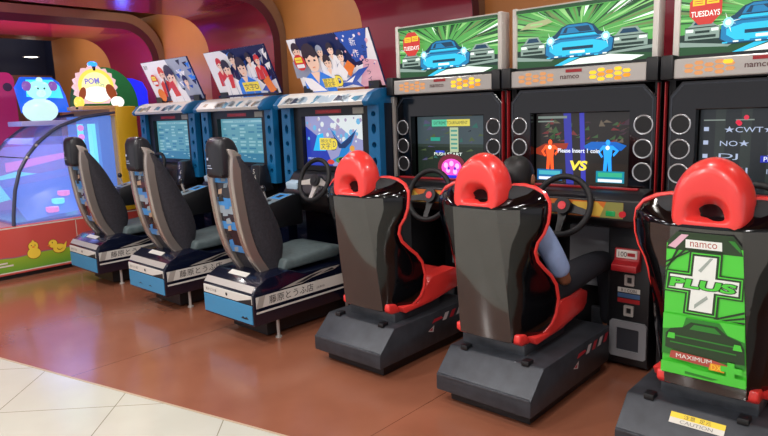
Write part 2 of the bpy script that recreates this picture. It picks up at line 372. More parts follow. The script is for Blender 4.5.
def red_screen(a, k):
    T1 = glow('screen_dim_green', '#33413a', .7); T2 = glow('screen_dim_road', '#26303a', .6); 
    if k == 0:
        a.rect(0, 0, 1, 1, T1); a.rect(0, .55, 1, 1, glow('screen_grey_sky', '#4b5c63', .6)); a.rect(0, 0, 1, .5, glow('screen_olive', '#27352b', .6))
        r = random.Random(4)
        for i in range(34):
            u, v = r.uniform(.03, .9), r.uniform(.25, .9); a.poly([(u, v), (u+r.uniform(.03, .12), v+r.uniform(-.01, .02)), (u+r.uniform(.02, .1), v+r.uniform(.02, .08))],
                 r.choice([T2, glow('screen_purple_dim', '#5b5a7e', .6), glow('screen_teal_dim', '#36766b', .6), glow('screen_moss', '#586a44', .6)]), same=i > 0)
        a.rect(.22, .84, .48, .95, glow('banner_cyan', '#5bd0a6', .8)); a.rect(.44, .84, .76, .95, glow('banner_yellow', '#e3d65a', .85))
        a.text('EXTREME TOURNAMENT', .49, .895, .05, T2, w=.48)
        a.rect(.48, .42, .6, .82, glow('bar_white', '#bfd0a8', .8))
        for i in range(5): a.rect(.495, .47+.07*i, .585, .5+.07*i, glow('bar_teal', '#57a89a', .7), same=i > 0)
        a.rect(.2, .6, .34, .66, glow('label_teal', '#2aa58e', .8)); a.rect(.27, .4, .4, .44, glow('label_blue', '#3a4ad8', .8))
        a.text('PUSH START', .45, .385, .05, LW, w=.4)
        a.poly([(.46, .36), (.5, .28), (.54, .36), (.54, .4), (.5, .33), (.46, .4)], LW)
        P1 = glow('neon_magenta', '#f04fc0', 1.25); P2 = glow('neon_pink_pale', '#ffb4f2', 1.3); P3 = glow('neon_halo_red', '#7c2b3a', .8)
        a.disc(.5, .17, .2, P3, ry=.22); a.disc(.5, .16, .145, P1, ry=.15)
        for q, (u, v) in enumerate(((.42, .2), (.5, .23), (.58, .19), (.45, .12), (.55, .1))): a.disc(u, v, .03, P2, ry=.045, same=q > 0)
        a.disc(.46, .15, .018, glow('neon_purple', '#7028c8', 1)); a.disc(.55, .15, .018, MATS['neon_purple'], same=True)
        a.rect(.35, .0, .66, .04, glow('base_neon_blue', '#2d36e0', 1.1))
    elif k == 1:
        a.rect(0, 0, 1, 1, glow('screen_alley', '#33302f', .6)); 
        r = random.Random(9)
        for i in range(46):
            u, v = r.uniform(.0, .9), r.uniform(.56, .9)
            a.poly([(u, v), (u+r.uniform(.02, .1), v), (u+r.uniform(.02, .1), v+r.uniform(.02, .1))], glow(*r.choice([('alley_green', '#4b6a45', .6), ('alley_red', '#8a3c40', .6), ('alley_plum', '#4f3a46', .6), ('alley_sand', '#7d7060', .6)])), same=i > 0)
        a.rect(0, 0, 1, .3, glow('alley_floor', '#3a332f', .6))
        a.poly([(.34, 0), (.42, 0), (.38, 1), (.3, 1)], glow('beam_blue_dim', '#3c3fae', .8)); a.poly([(.5, 0), (.55, 0), (.52, 1), (.47, 1)], glow('beam_violet', '#4446c4', .8))
        a.rect(.02, .93, .34, .965, glow('caption_grey', '#8c9b93', .7)); a.rect(.02, .88, .2, .9, MATS['caption_grey'])
        RDG = glow('glow_red_orange', '#a83a22', .8); ORG = glow('figure_orange', '#ff5a26', 1.3); BLG = glow('glow_blue', '#1769c8', .9); BLF = glow('figure_blue', '#2a9cff', 1.3)
        a.poly([(.0, .5), (.1, .57), (.36, .58), (.34, .5), (.2, .48), (.12, .38), (.0, .42)], RDG); a.poly([(.52, .54), (.6, .6), (.85, .6), (.95, .55), (.9, .48), (.7, .5), (.56, .48)], BLG)
        def fig(cx, m, s=1):
            a.disc(cx, .59, .022, m, ry=.04); a.poly([(cx-.05, .55), (cx+.05, .55), (cx+.035, .36), (cx-.035, .36)], m)
            a.poly([(cx-.035, .37), (cx+.004, .37), (cx-.015*s, .14), (cx-.045, .14)], m); a.poly([(cx-.002, .37), (cx+.037, .37), (cx+.045, .14), (cx+.015, .14)], m)
            a.poly([(cx-.05, .55), (cx-.1, .46), (cx-.06, .38), (cx-.045, .4), (cx-.075, .46), (cx-.03, .52)], m); a.poly([(cx+.05, .55), (cx+.11, .48), (cx+.06, .4), (cx+.05, .43), (cx+.08, .48), (cx+.03, .51)], m)
        fig(.16, ORG); fig(.77, BLF)
        a.disc(.16, .52, .02, glow('chest_white', '#fff2e0', 1.2), ry=.03); a.disc(.77, .52, .02, glow('chest_white_blue', '#e8f4ff', 1.2), ry=.03)
        a.text('Please Insert 1 coin', .47, .475, .06, glow('caption_white', '#e8eefc', 1.1), w=.44, bold=.02)
        a.text('VS', .47, .265, .14, glow('vs_yellow', '#f0da4a', 1.2), w=.19, bold=.04, slant=.2)
        for x, c in ((.02, 'p1'), (.66, 'p2')):
            a.rect(x, .04, x+.28, .2, glow('panel_blue_'+c, '#1f6fb0' if c == 'p1' else '#1f8fa8', .9)); a.rect(x+.02, .12, x+.26, .18, glow('panel_green_'+c, '#4cb6c6' if c == 'p1' else '#3cb48a', 1)); a.rect(x+.02, .05, x+.26, .09, MATS['caption_white'])
    else:
        a.rect(0, 0, 1, 1, glow('screen_slate', '#2c3236', .6)); 
        for i in range(5): a.rect(.12+.2*i, 0, .2+.2*i, 1, glow('screen_slate_light', '#3a4341', .6), same=i > 0)
        LV = glow('ranking_lilac', '#aebcd8', .95)
        for j, (nm, nu) in enumerate((('★CWT★', "1'18\"885"), ('NO★', "1'19\"022"), ('DJ', "1'20\"515"), ('AKI', "1'21\"004"), ('K★T', "1'22\"170"))):
            y = .76-.165*j
            a.text(nm, .13+.042*len(nm) + (.02 if j else .04), y, .075, LV, w=.075*len(nm)); a.text(nu, .64, y, .06, LV, w=.22); a.rect(.03, y-.02, .07, y+.03, LV)
            a.rect(.86, y-.02, .97, y+.02, LV)
        a.rect(.03, .865, .2, .88, MATS['caption_grey']); a.rect(.28, .865, .42, .88, MATS['caption_grey'], same=True); a.rect(.6, .865, .9, .88, MATS['caption_grey'], same=True)
        a.rect(.48, .37, .99, .45, glow('banner_navy', '#2b35b0', .9)); a.text('Please Insert 1 coin', .735, .41, .055, MATS['caption_white'], w=.46)
        for i, (u, v) in enumerate(((.36, .9), (.31, .83), (.3, .845))): a.disc(u, v, .02, glow('spark_red', '#d8304a', 1), same=i > 0)

def seat_shell(t, sx, green):
    Z = [(.345, .195, 0, .15, .32), (.36, .21, 0, .15, .345), (.40, .232, 0, .15, .372), (.45, .246, 0, .148, .385), (.525, .256, 0, .146, .385), (.60, .256, 0, .144, .36), (.65, .25, 0, .142, .32), (.69, .243, 0, .14, .27),
         (.74, .236, 0, .137, .215), (.79, .236, 0, .134, .19), (.835, .25, 0, .131, .188), (.88, .278, 0, .128, .195), (.93, .295, 0, .125, .2), (.98, .30, 0, .123, .203), (1.02, .297, 0, .12, .207), (1.055, .272, 0, .115, .213), (1.078, .225, 0, .11, .215), (1.088, .17, 0, .10, .212)]
    Z = [(z, W, .14-.085*(z-.36)/.62 if z < 1 else .055+(z-1)*.1, p*.97, Fy) for z, W, Rr, p, Fy in Z]
    rings = []
    def drop(z, Rr, Fy, y): return z - max(0, z-1.0)*.95*max(0, 1-(y-Rr)/(Fy-Rr))**.8
    for z, W, Rr, p, Fy in Z:
        d = Fy-Rr
        L = [(-W, Fy), (-W*1.0, Fy-.12*d), (-(p+.88*(W-p)), Rr+.66*d), (-(p+.5*(W-p)), Rr+.34*d), (-p, Rr), (-p*.5, Rr-.006)]
        rings.append([(x+sx, y, drop(z, Rr, Fy, y)) for x, y in L] + [(sx, Rr-.008, drop(z, Rr, Fy, Rr-.008))] + [(-x+sx, y, drop(z, Rr, Fy, y)) for x, y in L[::-1]])
    shell = MB().loft(rings, SHELLB, closed=False)
    inner = []
    for z, W, Rr, p, Fy in Z:
        inner.append([(x+sx, y, z) for x, y in [(-W, Fy), (-W*.85, Fy-.02), (-W*.55, min(Rr+.07, Fy-.02)), (0, min(Rr+.06, Fy-.02)), (W*.55, min(Rr+.07, Fy-.02)), (W*.85, Fy-.02), (W, Fy)]])
    o = shell.build('backrest_shell', t, angle=60)
    pad = MB().loft(inner, mat('seat_padding_black', '#16161a', .7), closed=False)
    k = len(Z)-1
    pad.add(rings[k] + inner[k][::-1], [tuple(range(len(rings[k])+7))], MATS['seat_shell_gloss_black'])
    pad.add(rings[0] + inner[0][::-1], [tuple(range(len(rings[0])+7))], MATS['seat_shell_gloss_black'])
    pad.build('backrest_padding', t, angle=60)
    # red piping down both edges and over the shoulders
    pl = [(-.1, .2, 1.085), (-.16, .235, 1.085)]
    path = [(-W, Fy, z) for z, W, Rr, p, Fy in Z]
    for sg in (-1, 1):
        P = [(sx+sg*.09, .15, 1.075), (sx+sg*.13, .195, 1.088)] + [(sx - sg*a, b, c) for a, b, c in path[::-1]]
        MB().tube(P, .0105, RED, 8).build('piping', t)
    # rear panel
    rp = []
    for z, W, Rr, p, Fy in Z:
        if z > .99: continue
        d = Fy-Rr; f = min(1, max(.02, (z-.62)/.3)); fx, fy = f*.5*(W-p), f*.34*d  # grey side facets, widening upward, imitate a reflection on the black shell
        z2 = .99 if z > .97 else z
        rp.append([(sx-p-fx, Rr+fy-.0015, z2), (sx-p, Rr-.002, z2), (sx-p*.5, Rr-.0085, z2), (sx, Rr-.0105, z2), (sx+p*.5, Rr-.0085, z2), (sx+p, Rr-.002, z2), (sx+p+fx, Rr+fy-.0015, z2)])
    pan = MB().loft(rp, SHELLG, closed=False).build('rear_panel', t, angle=15)
    if green: green_panel(pan, sx)
def green_panel(par, sx):
    """printed green graphic stuck on the back of the seat"""
    GR = mat('print_green', '#47c437', .3, coat=.4); GD = mat('print_dark_green', '#123012', .3, coat=.4); GM = mat('print_mid_green', '#2b7a2a', .3)
    PW = mat('print_white', '#dfe2dd', .35); GY = mat('print_grey', '#98a29b', .4); OR = mat('print_orange', '#e08a24', .4); RD = mat('print_dull_red', '#a84a40', .4)
    mb = MB()
    z0, z1 = .392, .975; y0, y1 = .1356-.0105, .0557-.0105
    H = math.hypot(z1-z0, y1-y0); W = .30
    ey = Vector((0, y1-y0, z1-z0)).normalized()
    a = Art(mb, (sx-W/2, y0-.004, z0), (1, 0, 0), ey, W, H, .0005)
    def X(u, v): # panel tapers upward
        s = 1 - .17*v; return (.5+(u-.5)*s, v)
    def P(pts, m, same=False): a.poly([X(*p) for p in pts], m, same)
    P([(0, 0), (1, 0), (1, .93), (.88, 1), (.14, 1), (0, .93)], GD)
    P([(.0, .02), (1, .02), (1, .92), (0, .92)], GR)
    P([(0, .88), (1, .88), (.97, .93), (.86, .985), (.16, .985), (.02, .93)], GD)
    P([(.2, .985), (.3, .985), (.12, .89), (.02, .9)], mat('print_pink', '#d3a8b8', .4)); P([(.9, .97), (.97, .925), (.97, .9), (.82, .97)], GM)
    P([(.26, .9), (.74, .9), (.74, .955), (.26, .955)], PW); a.text('namco', .5, .927, .032, RD, w=.3)
    for i in range(3):
        P([(0, .80-.035*i), (.34-.1*i, .89), (.38-.1*i, .89), (0, .785-.035*i)], GD, same=i > 0)
        P([(.62+.1*i, .45), (1, .53-.035*i), (1, .515-.035*i), (.68+.1*i, .45)], GD, same=True)
    # slanting plus sign with the word across it
    def sk(pts, g): return [(.5+(u-.5)*g + .18*(v-.67)*1, .67+(v-.67)*g) for u, v in pts]
    def cross(w_, h_, L, V): return [(.5-w_, .67-V), (.5+w_, .67-V), (.5+w_, .67-h_), (.5+L, .67-h_), (.5+L, .67+h_), (.5+w_, .67+h_), (.5+w_, .67+V), (.5-w_, .67+V), (.5-w_, .67+h_), (.5-L, .67+h_), (.5-L, .67-h_), (.5-w_, .67-h_)]
    P(sk(cross(.215, .075, .5, .215), 1), GD); P(sk(cross(.19, .066, .48, .205), 1), GR); P(sk(cross(.175, .058, .465, .197), 1), GD)
    P(sk(cross(.145, .046, .44, .184), 1), PW)
    P(sk([(.42, .76), (.56, .85), (.6, .85), (.46, .75)], 1), GY); P(sk([(.42, .5), (.58, .58), (.56, .6), (.42, .53)], 1), GY)
    a.text('PLUS', *X(.49, .667), .062, GR, w=.74, bold=.04, slant=.25, outline=GD)
    # dark coupe seen from the rear quarter
    P([(.0, .43), (1, .43), (1, .15), (0, .15)], GM)
    P([(0, .44), (.3, .44), (.25, .35), (0, .33)], GR); P([(.7, .44), (1, .44), (1, .33), (.8, .36)], GR)
    P([(.04, .2), (.04, .3), (.1, .34), (.25, .36), (.36, .405), (.68, .405), (.8, .355), (.95, .33), (.99, .29), (.99, .18), (.5, .16)], GD)
    P([(.34, .355), (.4, .392), (.65, .392), (.73, .355)], GM); P([(.1, .3), (.9, .295), (.9, .285), (.1, .29)], GM); P([(.1, .25), (.9, .245), (.9, .235), (.1, .24)], GM, same=True)
    P([(.06, .27), (.16, .27), (.16, .31), (.08, .31)], GR); P([(.86, .27), (.97, .27), (.95, .31), (.88, .31)], GR)
    P([(.1, .13), (.8, .11), (.86, .15), (.6, .175), (.12, .185)], RD); a.text('MAXIMUM', *X(.4, .155), .03, PW, w=.42); P([(.58, .1), (.76, .1), (.78, .15), (.6, .15)], OR)
    a.text('DX', *X(.67, .125), .036, mat('print_yellow', '#f0d23a', .4), w=.12)
    P([(.78, .08), (.88, .08), (.88, .11), (.96, .11), (.96, .15), (.88, .15), (.88, .18), (.8, .18), (.8, .15), (.72, .15), (.72, .11), (.78, .11)], GR)
    P([(0, .02), (1, .02), (1, .08), (.4, .085), (.3, .1), (0, .1)], GR); P([(.3, .035), (.62, .03), (.7, .045), (.3, .055)], GM)
    mb.build('green_graphic', par, smooth=False, recalc=False)
def headrest(t, sx, yc=.125):
    n = 40; ctr = 1.078
    def out(th, g=1):      # outline of the dome, th from 0 at +x going up
        c, s = math.cos(th), math.sin(th)
        if s >= 0: return (.134*g*math.copysign(abs(c)**1.08, c), .158*g*s)
        return (.134*(.35+.65*g)*math.copysign(abs(c)**.3, c)*(1-.04*abs(s)), -.1*(.85+.15*g)*abs(s)**.4)
    def hole(th, g=1):
        c, s = math.cos(th), math.sin(th); cz = -.03 - .01*(1-g)
        if s >= 0: return (.076*g*math.copysign(abs(c)**.85, c), cz + .064*g*s)
        return (.076*g*math.copysign(abs(c)**.35, c), cz - .034*g*abs(s)**.4)
    spec = [(hole, .36, .04), (hole, .42, -.01), (hole, .55, -.035), (hole, .96, -.094), (hole, 1.04, -.1), (out, .78, -.101), (out, .86, -.088), (out, .95, -.055), (out, 1.02, -.01), (out, 1.04, .04), (out, 1.0, .09), (out, .9, .12), (out, .72, .135), (hole, .8, .135), (hole, .45, .1), (hole, .4, .04)]
    rings = []
    for fn, g, dy in spec:
        R = []
        for i in range(n):
            x, z = fn(2*math.pi*i/n, g); lean = .10*(z)      # leans back with height
            R.append((sx + x, yc + dy*(.48 if dy > 0 else .72)*(1-.15*max(0, z)/.178) + .006*max(0, z)/.178, ctr + z))
        rings.append(R)
    o = MB().loft(rings, RED, cap=False).build('headrest', t, angle=80)
    m = o.modifiers.new('s', 'SUBSURF'); m.levels = 1; m.render_levels = 1
    # dark mesh behind the opening
    MB().prism([(sx+x, ctr+z) for x, z in [hole(2*math.pi*i/n, .5) for i in range(n)]], 'y', yc+.05, yc+.055, BLKR).build('headrest_mesh', o)
def steering_wheel(t, x, y, z, r, tilt, spoke, badge, rim=BLKR):
    mb = MB(); M = Matrix.Translation((x, y, z)) @ Matrix.Rotation(R_(tilt), 4, 'X')
    def W(p): return M @ Vector(p)
    mb.tube([W((r*math.cos(a*math.pi/20), 0, r*math.sin(a*math.pi/20))) for a in range(40)], .0165, rim, 10, closed=True)
    wh = mb.build('steering_wheel', t, angle=60)
    for ang in (-12, 192, 270):
        a = R_(ang); c, s = math.cos(a), math.sin(a); px, pz = -s, c; sp = MB()
        pts = [(.035, .028), (.08, .019), (r-.005, .016)]
        ring = []
        for d, hw in pts:
            yy = .035*(1-d/r)
            ring.append([W((c*d+px*hw, yy-.006, s*d+pz*hw)), W((c*d-px*hw, yy-.006, s*d-pz*hw)), W((c*d-px*hw, yy+.006, s*d-pz*hw)), W((c*d+px*hw, yy+.006, s*d+pz*hw))])
        sp.loft(ring, spoke); sp.build('spoke', wh, smooth=False)
    h = MB(); h.cyl(W((0, .0, 0)), W((0, .05, 0)), .045, BLKM, 24); h.build('hub', wh)
    b = MB(); b.cyl(W((0, -.005, 0)), W((0, .002, 0)), .022, badge, 20); b.build('hub_badge', wh)
    c = MB(); c.cyl(W((0, .04, 0)), W((0, .22, 0)), .028, BLKM, 14); c.build('steering_column', t)
def rrect(x0, z0, x1, z1, c): return [(x0+c, z0), (x1-c, z0), (x1, z0+c), (x1, z1-c), (x1-c, z1), (x0+c, z1), (x0, z1-c), (x0, z0+c)]
def hexgroup(a, u0, mats, flip):
    for i in range(5):
        for j in range(3 if i % 2 else 2):
            u = u0 + i*.058; v = .5 + (j-(1 if i % 2 else .5))*.25
            a.poly([(u-.028, v), (u-.017, v+.1), (u+.017, v+.1), (u+.028, v), (u+.017, v-.1), (u-.017, v-.1)], mats[(i*3+j) % len(mats)], same=(i+j) > 0)
def red_machine(k, X, label, sx, seatrot=0):
    t = thing('racing_game_machine', label, 'arcade machine', (X, 0, 0), 0, None)
    # ---- pedestal
    b = MB().prism([(0, .07), (0, .15), (.125, .267), (.86, .267), (.86, .07)], 'x', -.262, .262, BASEG, bev=.008).build('seat_base', t)
    MB().box((-.22, .07, .005), (.22, .85, .072), BLKM).build('plinth', b, smooth=False)
    MB().box((-.256, -.004, .146), (.256, .012, .158), BASEG2, .004).build('edge_strip', b)
    for hx in (-.19, .15):
        MB().box((hx, .11, .26), (hx+.04, .16, .285), BLKM, .004).build('hinge', b)
    d = MB(); a = Art(d, (.2626, .36, .13), (0, 1, 0), (0, 0, 1), .5, .12, .0004)
    DW = mat('decal_white', '#b9b4b4', .4); DR = mat('decal_red', '#a82430', .4)
    a.poly([(.2, .62), (.42, .68), (.38, .8), (.24, .8)], DR)
    for i in range(4): a.poly([(.4+.14*i, .55), (.48+.14*i, .55), (.54+.14*i, .9), (.46+.14*i, .9)], DW if i % 2 == 0 else DR, same=i > 0)
    a.poly([(.12, .3), (.22, .18), (.24, .5)], DW); a.poly([(.14, .32), (.2, .25), (.21, .42)], DR)
    d.build('side_decal', b, smooth=False, recalc=False)
    s = MB(); s.box((-.18+sx, .2, .262), (.18+sx, .62, .33), BASEG2, .01); s.build('seat_rail', t)
    if k == 2:
        wl = MB(); wl.add([(-.115, 0, 0)]*0, [], WHT)
        ex = Vector((1, 0, 0)); eyv = Vector((0, .125, .117)).normalized()
        a = Art(wl, Vector((-.075, .066, .2145)) + Vector((0, -.001, .0015)), ex, eyv, .195, .045, .0004)
        a.rect(0, 0, 1, 1, mat('label_white', '#cfcac0', .5)); a.rect(0, .5, 1, 1, mat('label_yellow', '#e3c42a', .5)); a.text('注意  足元', .5, .75, .38, INK, w=.5); a.text('CAUTION', .5, .25, .3, mat('label_grey', '#77736c', .5), w=.6)
        wl.build('warning_label', b, smooth=False, recalc=False)
    # ---- seat
    seat_shell(t, sx, k == 2); headrest(t, sx)
    cu = MB()
    prof = [(.155, .37), (.25, .362), (.36, .355), (.40, .39), (.445, .44), (.50, .468), (.70, .465), (.77, .43), (.77, .385), (.74, .362), (.5, .328), (.25, .315), (.18, .33)]
    cu.prism([(.38, .36), (.42, .43), (.50, .465), (.72, .475), (.785, .445), (.78, .38), (.5, .335), (.38, .33)], 'x', sx-.17, sx+.17, RED)
    for sg in (-1, 1):
        a0, a1 = sorted((sx+sg*.125, sx+sg*.222))
        cu.prism([(.22, .362), (.36, .352), (.40, .39), (.445, .445), (.50, .48), (.72, .49), (.80, .455), (.79, .39), (.75, .362), (.5, .328), (.25, .318)], 'x', a0, a1, RED, bev=.008)
        a0, a1 = sorted((sx+sg*.13, sx+sg*.182))
        cu.prism([(.150, .385), (.25, .375), (.25, .316), (.18, .322), (.150, .345)], 'x', a0, a1, RED, bev=.01)
    cu.build('seat_cushion', t, angle=50)
    MB().box((sx-.13, .155, .33), (sx+.13, .40, .40), BLKM, .01).build('seat_underside', t)
    # ---- cabinet
    cab = MB()
    cab.box((-.43, 1.36, .02), (.43, 1.42, 1.66), BLKM)
    cab.box((-.43, .97, .02), (-.3, 1.36, .84), BLKM); cab.box((.2, .97, .02), (.43, 1.36, .84), BLKM)
    cab.box((-.43, 1.02, .98), (-.40, 1.36, 1.55), BLKM); cab.box((.40, 1.02, .98), (.43, 1.36, 1.55), BLKM)
    cab.box((-.43, .98, 1.545), (.43, 1.36, 1.66), BLKM); cab.box((-.3, .9, .02), (.2, 1.36, .05), BASEG2)
    cb = cab.build('cabinet_body', t, smooth=False)
    MB().box((-.17, 1.26, .35), (.12, 1.36, .72), mat('footwell_grey', '#9a9ba0', .5), .01).build('footwell_unit', cb)
    for px in (-.12, .04):
        MB().box((px, 1.12, .14), (px+.07, 1.15, .27), BASEG2, .006).build('pedal', t)
    # red trims up both sides of the bezel
    for sg in (-1, 1):
        e = SILV if (k == 0 and sg < 0) else REDP
        w0 = .006 if e is REDP else .03
        MB().box((sg*.432-w0/2, .965, .86), (sg*.432+w0/2, 1.0, 1.54), e, .003).build('bezel_side_trim', t)
    # dash
    da = MB().prism([(.80, .85), (.80, .955), (.86, .985), (1.0, 1.0), (1.0, .80), (.88, .80)], 'x', -.42, .42, BLKM, bev=.006).build('dashboard', t)
    dd = MB(); a = Art(dd, (-.34, .799, .862), (1, 0, 0), (0, 0, 1), .68, .083, .0004)
    YD = mat('dash_yellow', '#d9b24a', .4); OD = mat('dash_orange', '#cf6f2c', .4); GDs = mat('dash_olive', '#8c8a4a', .4)
    a.rect(0, 0, 1, 1, OD); a.poly([(0, 0), (.45, 0), (.3, 1), (0, 1)], YD); a.poly([(.55, .1), (.92, .05), (.8, .95), (.6, .9)], YD); a.poly([(.82, 0), (1, 0), (1, 1), (.87, 1)], GDs)
    dd.build('dash_decal', da, smooth=False, recalc=False)
    MB().box((.25, .792, .872), (.30, .8, .9), glow('start_button_green', '#1f8f4a', .7), .004).build('start_button', da)
    MB().cyl((.338, .80, .887), (.338, .785, .887), .016, glow('view_button_red', '#c0262c', .7), 18).build('view_change_button', da)
    MB().box((-.30, .792, .872), (-.25, .8, .9), MATS['start_button_green'], .004).build('start_button', da)
    MB().box((-.36, .93, .992), (.36, .955, 1.004), REDP, .003).build('dash_light_strip', da)
    steering_wheel(t, .02, .77, .915, .158, -18, BLKM, glow('badge_glow_red', '#d8323a', .8))
    # gear shifter right of the wheel
    # bezel with chamfered corners and a hole for the screen
    outp = [(-.42, 1.0), (.42, 1.0), (.42, 1.47), (.36, 1.54), (-.36, 1.54), (-.42, 1.47)]
    inn = [(-.29, 1.0-.012+.01), (.285, .998), (.285, 1.40), (-.29, 1.40)]
    inn[0] = (-.29, .998)
    bz = MB().prism([(-.42, .975), (.42, .975), (.42, 1.47), (.36, 1.54), (-.36, 1.54), (-.42, 1.47)], 'y', .985, 1.035, BLK, holes=[inn]).build('monitor_bezel', t, smooth=False, bevel=.004)
    # bright pinstripe following the bezel edge
    pin = [(-.408, .99), (.408, .99), (.408, 1.465), (.354, 1.528), (-.354, 1.528), (-.408, 1.465)]; pi2 = [(x*.985, z if z < 1 else z-.006) for x, z in pin]
    MB().prism(pin, 'y', .9825, .985, mat('bezel_pinstripe', '#3c4048', .3, .3), holes=[pi2]).build('pinstripe', bz, smooth=False)
    sc = MB(); sc.box((-.29, 1.052, .99), (.285, 1.06, 1.405), BLKM); a = Art(sc, (-.285, 1.0515, .997), (1, 0, 0), (0, 0, 1), .565, .4, .0004); red_screen(a, k)
    sc.build('screen', bz, smooth=False, recalc=False)
    for sg in (-1, 1):
        for z in (1.33, 1.207, 1.085):
            r = MB(); r.tube([(sg*.36+.047*math.cos(q*math.pi/16), .982, z+.047*math.sin(q*math.pi/16)) for q in range(32)], .0045, RING, 8, closed=True)
            ro = r.build('speaker_ring', bz)
            MB().cyl((sg*.36, .9835, z), (sg*.36, .99, z), .045, CONE, 28).build('speaker_cone', ro)
    # header picture strip behind gloss (faint)
    # marquee strip
    st = MB().box((-.385, .93, 1.55), (.385, .99, 1.643), SILV, .006)
    a = Art(st, (-.385, .9296, 1.55), (1, 0, 0), (0, 0, 1), .77, .093, .0004)
    hexgroup(a, .09, [HEXO, HEXO, HEXO], 0)
    hexgroup(a, .64, [HEXY, HEXY, HEXA, HEXY, HEXA], 0) if k != 2 else hexgroup(a, .64, [HEXO, HEXO, HEXA], 0)
    if k == 2: a.poly([(.29, .62), (.33, .62), (.34, .72), (.33, .82), (.29, .82), (.28, .72)], HEXY)
    a.text('namco', .47, .46, .2, mat('logo_ink', '#5a3836', .4), w=.14, bold=.01)
    a.rect(.44, .72, .56, .9, REDP)
    st.build('marquee_strip', t, smooth=False, recalc=False)
    for sg in (-1, 1):
        MB().box((min(sg*.385, sg*.445), .92, 1.548), (max(sg*.385, sg*.445), 1.08, 1.665), BLKM, .008).build('marquee_end_block', t)
    # light box
    lb = MB(); lb.box((-.385, 1.012, 1.66), (.385, 1.06, 1.985), WHT); a = Art(lb, (-.385, 1.0115, 1.66), (1, 0, 0), (0, 0, 1), .77, .325, .0004)
    lightbox_art(a, 11+k, k != 1); lo = lb.build('light_box', t, smooth=False, recalc=False)
    for sg in (-1, 1):
        MB().box((min(sg*.385, sg*.415), .995, 1.655), (max(sg*.385, sg*.415), 1.085, 2.0), WHT, .006).build('light_box_post', lo)
    MB().box((-.39, 1.0, 1.985), (.39, 1.07, 1.995), WHT, .003).build('light_box_rail', lo)
    # coin column to the right of the seat
    cp = MB().box((.215, .955, .03), (.43, .972, .84), BLKM, .004).build('coin_panel', t)
    fr = MB().prism(rrect(.225, .07, .425, .275, .012), 'y', .943, .955, mat('coin_door_grey', '#8a8c90', .45, .3), holes=[rrect(.265, .11, .385, .235, .004)], ).build('coin_door_frame', cp, smooth=False)
    MB().box((.265, .95, .11), (.385, .955, .235), mat('coin_door_dark', '#2a2c33', .5)).build('coin_door', cp, smooth=False)
    MB().prism([(.88, .565), (.955, .56), (.955, .68), (.93, .68), (.92, .62), (.88, .60)], 'x', .25, .385, REDP, bev=.005).build('card_dispenser', cp)
    d = MB().box((.262, .918, .63), (.372, .93, .675), WHT, .004); a = Art(d, (.262, .9176, .63), (1, 0, 0), (0, 0, 1), .11, .045, .0004); a.text('100', .32, .5, .6, INK, w=.4); a.rect(.55, .3, .92, .7, REDP); d.build('price_card', cp, smooth=False, recalc=False)
    for z in (.505, .335):
        MB().prism(rrect(.30, z-.03, .352, z+.03, .003), 'y', .945, .955, SILV, holes=[rrect(.313, z-.016, .339, z+.016, .002)]).build('coin_slot_frame', cp, smooth=False)
    d = MB(); a = Art(d, (.262, .9546, .375), (1, 0, 0), (0, 0, 1), .12, .09, .0005); a.rect(0, .66, 1, .95, STRW); a.rect(0, .33, 1, .6, mat('sticker_blue', '#40618c', .4)); a.rect(0, .02, 1, .28, REDP); a.text('¥ 1 COIN', .5, .8, .2, INK, w=.7); d.build('instruction_sticker', cp, smooth=False, recalc=False)
    return t
red_machine(0, 0, 'black racing game with an empty red-trimmed seat, pink neon face on its screen', .022)
red_machine(1, .9, 'black racing game where the person sits, red and blue figures with VS on its screen', -.06)
red_machine(2, 1.8, 'black racing game whose red-topped seat has a green PLUS graphic on its back', .025)

# ================================================================ BLUE RACING GAMES
BX, BY, BP, BTH = -3.276, -.065, 1.154, -.013
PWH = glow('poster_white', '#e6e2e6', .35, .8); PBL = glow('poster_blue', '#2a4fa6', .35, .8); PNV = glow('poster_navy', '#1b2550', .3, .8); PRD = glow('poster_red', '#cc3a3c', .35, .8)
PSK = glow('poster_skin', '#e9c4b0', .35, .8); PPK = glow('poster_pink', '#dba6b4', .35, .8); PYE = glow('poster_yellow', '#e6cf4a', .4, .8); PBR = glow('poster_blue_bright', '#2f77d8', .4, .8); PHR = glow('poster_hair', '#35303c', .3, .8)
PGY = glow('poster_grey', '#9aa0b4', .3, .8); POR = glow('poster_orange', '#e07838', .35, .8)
def bust(a, x, y, s, shirt, hair, asp):
    """plain generic head and shoulders"""
    a.poly([(x-.9*s, y-1.9*s*asp), (x+.9*s, y-1.9*s*asp), (x+.75*s, y-.75*s*asp), (x+.25*s, y-.5*s*asp), (x-.25*s, y-.5*s*asp), (x-.75*s, y-.75*s*asp)], shirt)
    a.disc(x, y+.08*s*asp, .42*s, hair, 14, ry=.5*s*asp); a.disc(x+.03*s, y-.06*s*asp, .34*s, PSK, 14, ry=.44*s*asp)
    a.poly([(x-.4*s, y+.1*s*asp), (x-.2*s, y+.02*s*asp), (x, y+.14*s*asp), (x+.2*s, y+.03*s*asp), (x+.4*s, y+.12*s*asp), (x+.28*s, y+.46*s*asp), (x-.28*s, y+.46*s*asp)], hair)
    for e in (-.13, .17): a.rect(x+e*s-.055*s, y-.1*s*asp, x+e*s+.055*s, y-.03*s*asp, PHR, same=e > 0)
    a.rect(x-.04*s, y-.33*s*asp, x+.1*s, y-.3*s*asp, POR); a.poly([(x-.25*s, y-.5*s*asp), (x, y-.95*s*asp), (x+.25*s, y-.5*s*asp)], PSK)
    a.poly([(x+.3*s, y-1.9*s*asp), (x+.42*s, y-1.9*s*asp), (x+.3*s, y-.9*s*asp)], PGY); a.poly([(x-.5*s, y-1.9*s*asp), (x-.42*s, y-1.9*s*asp), (x-.36*s, y-1.0*s*asp)], PGY)
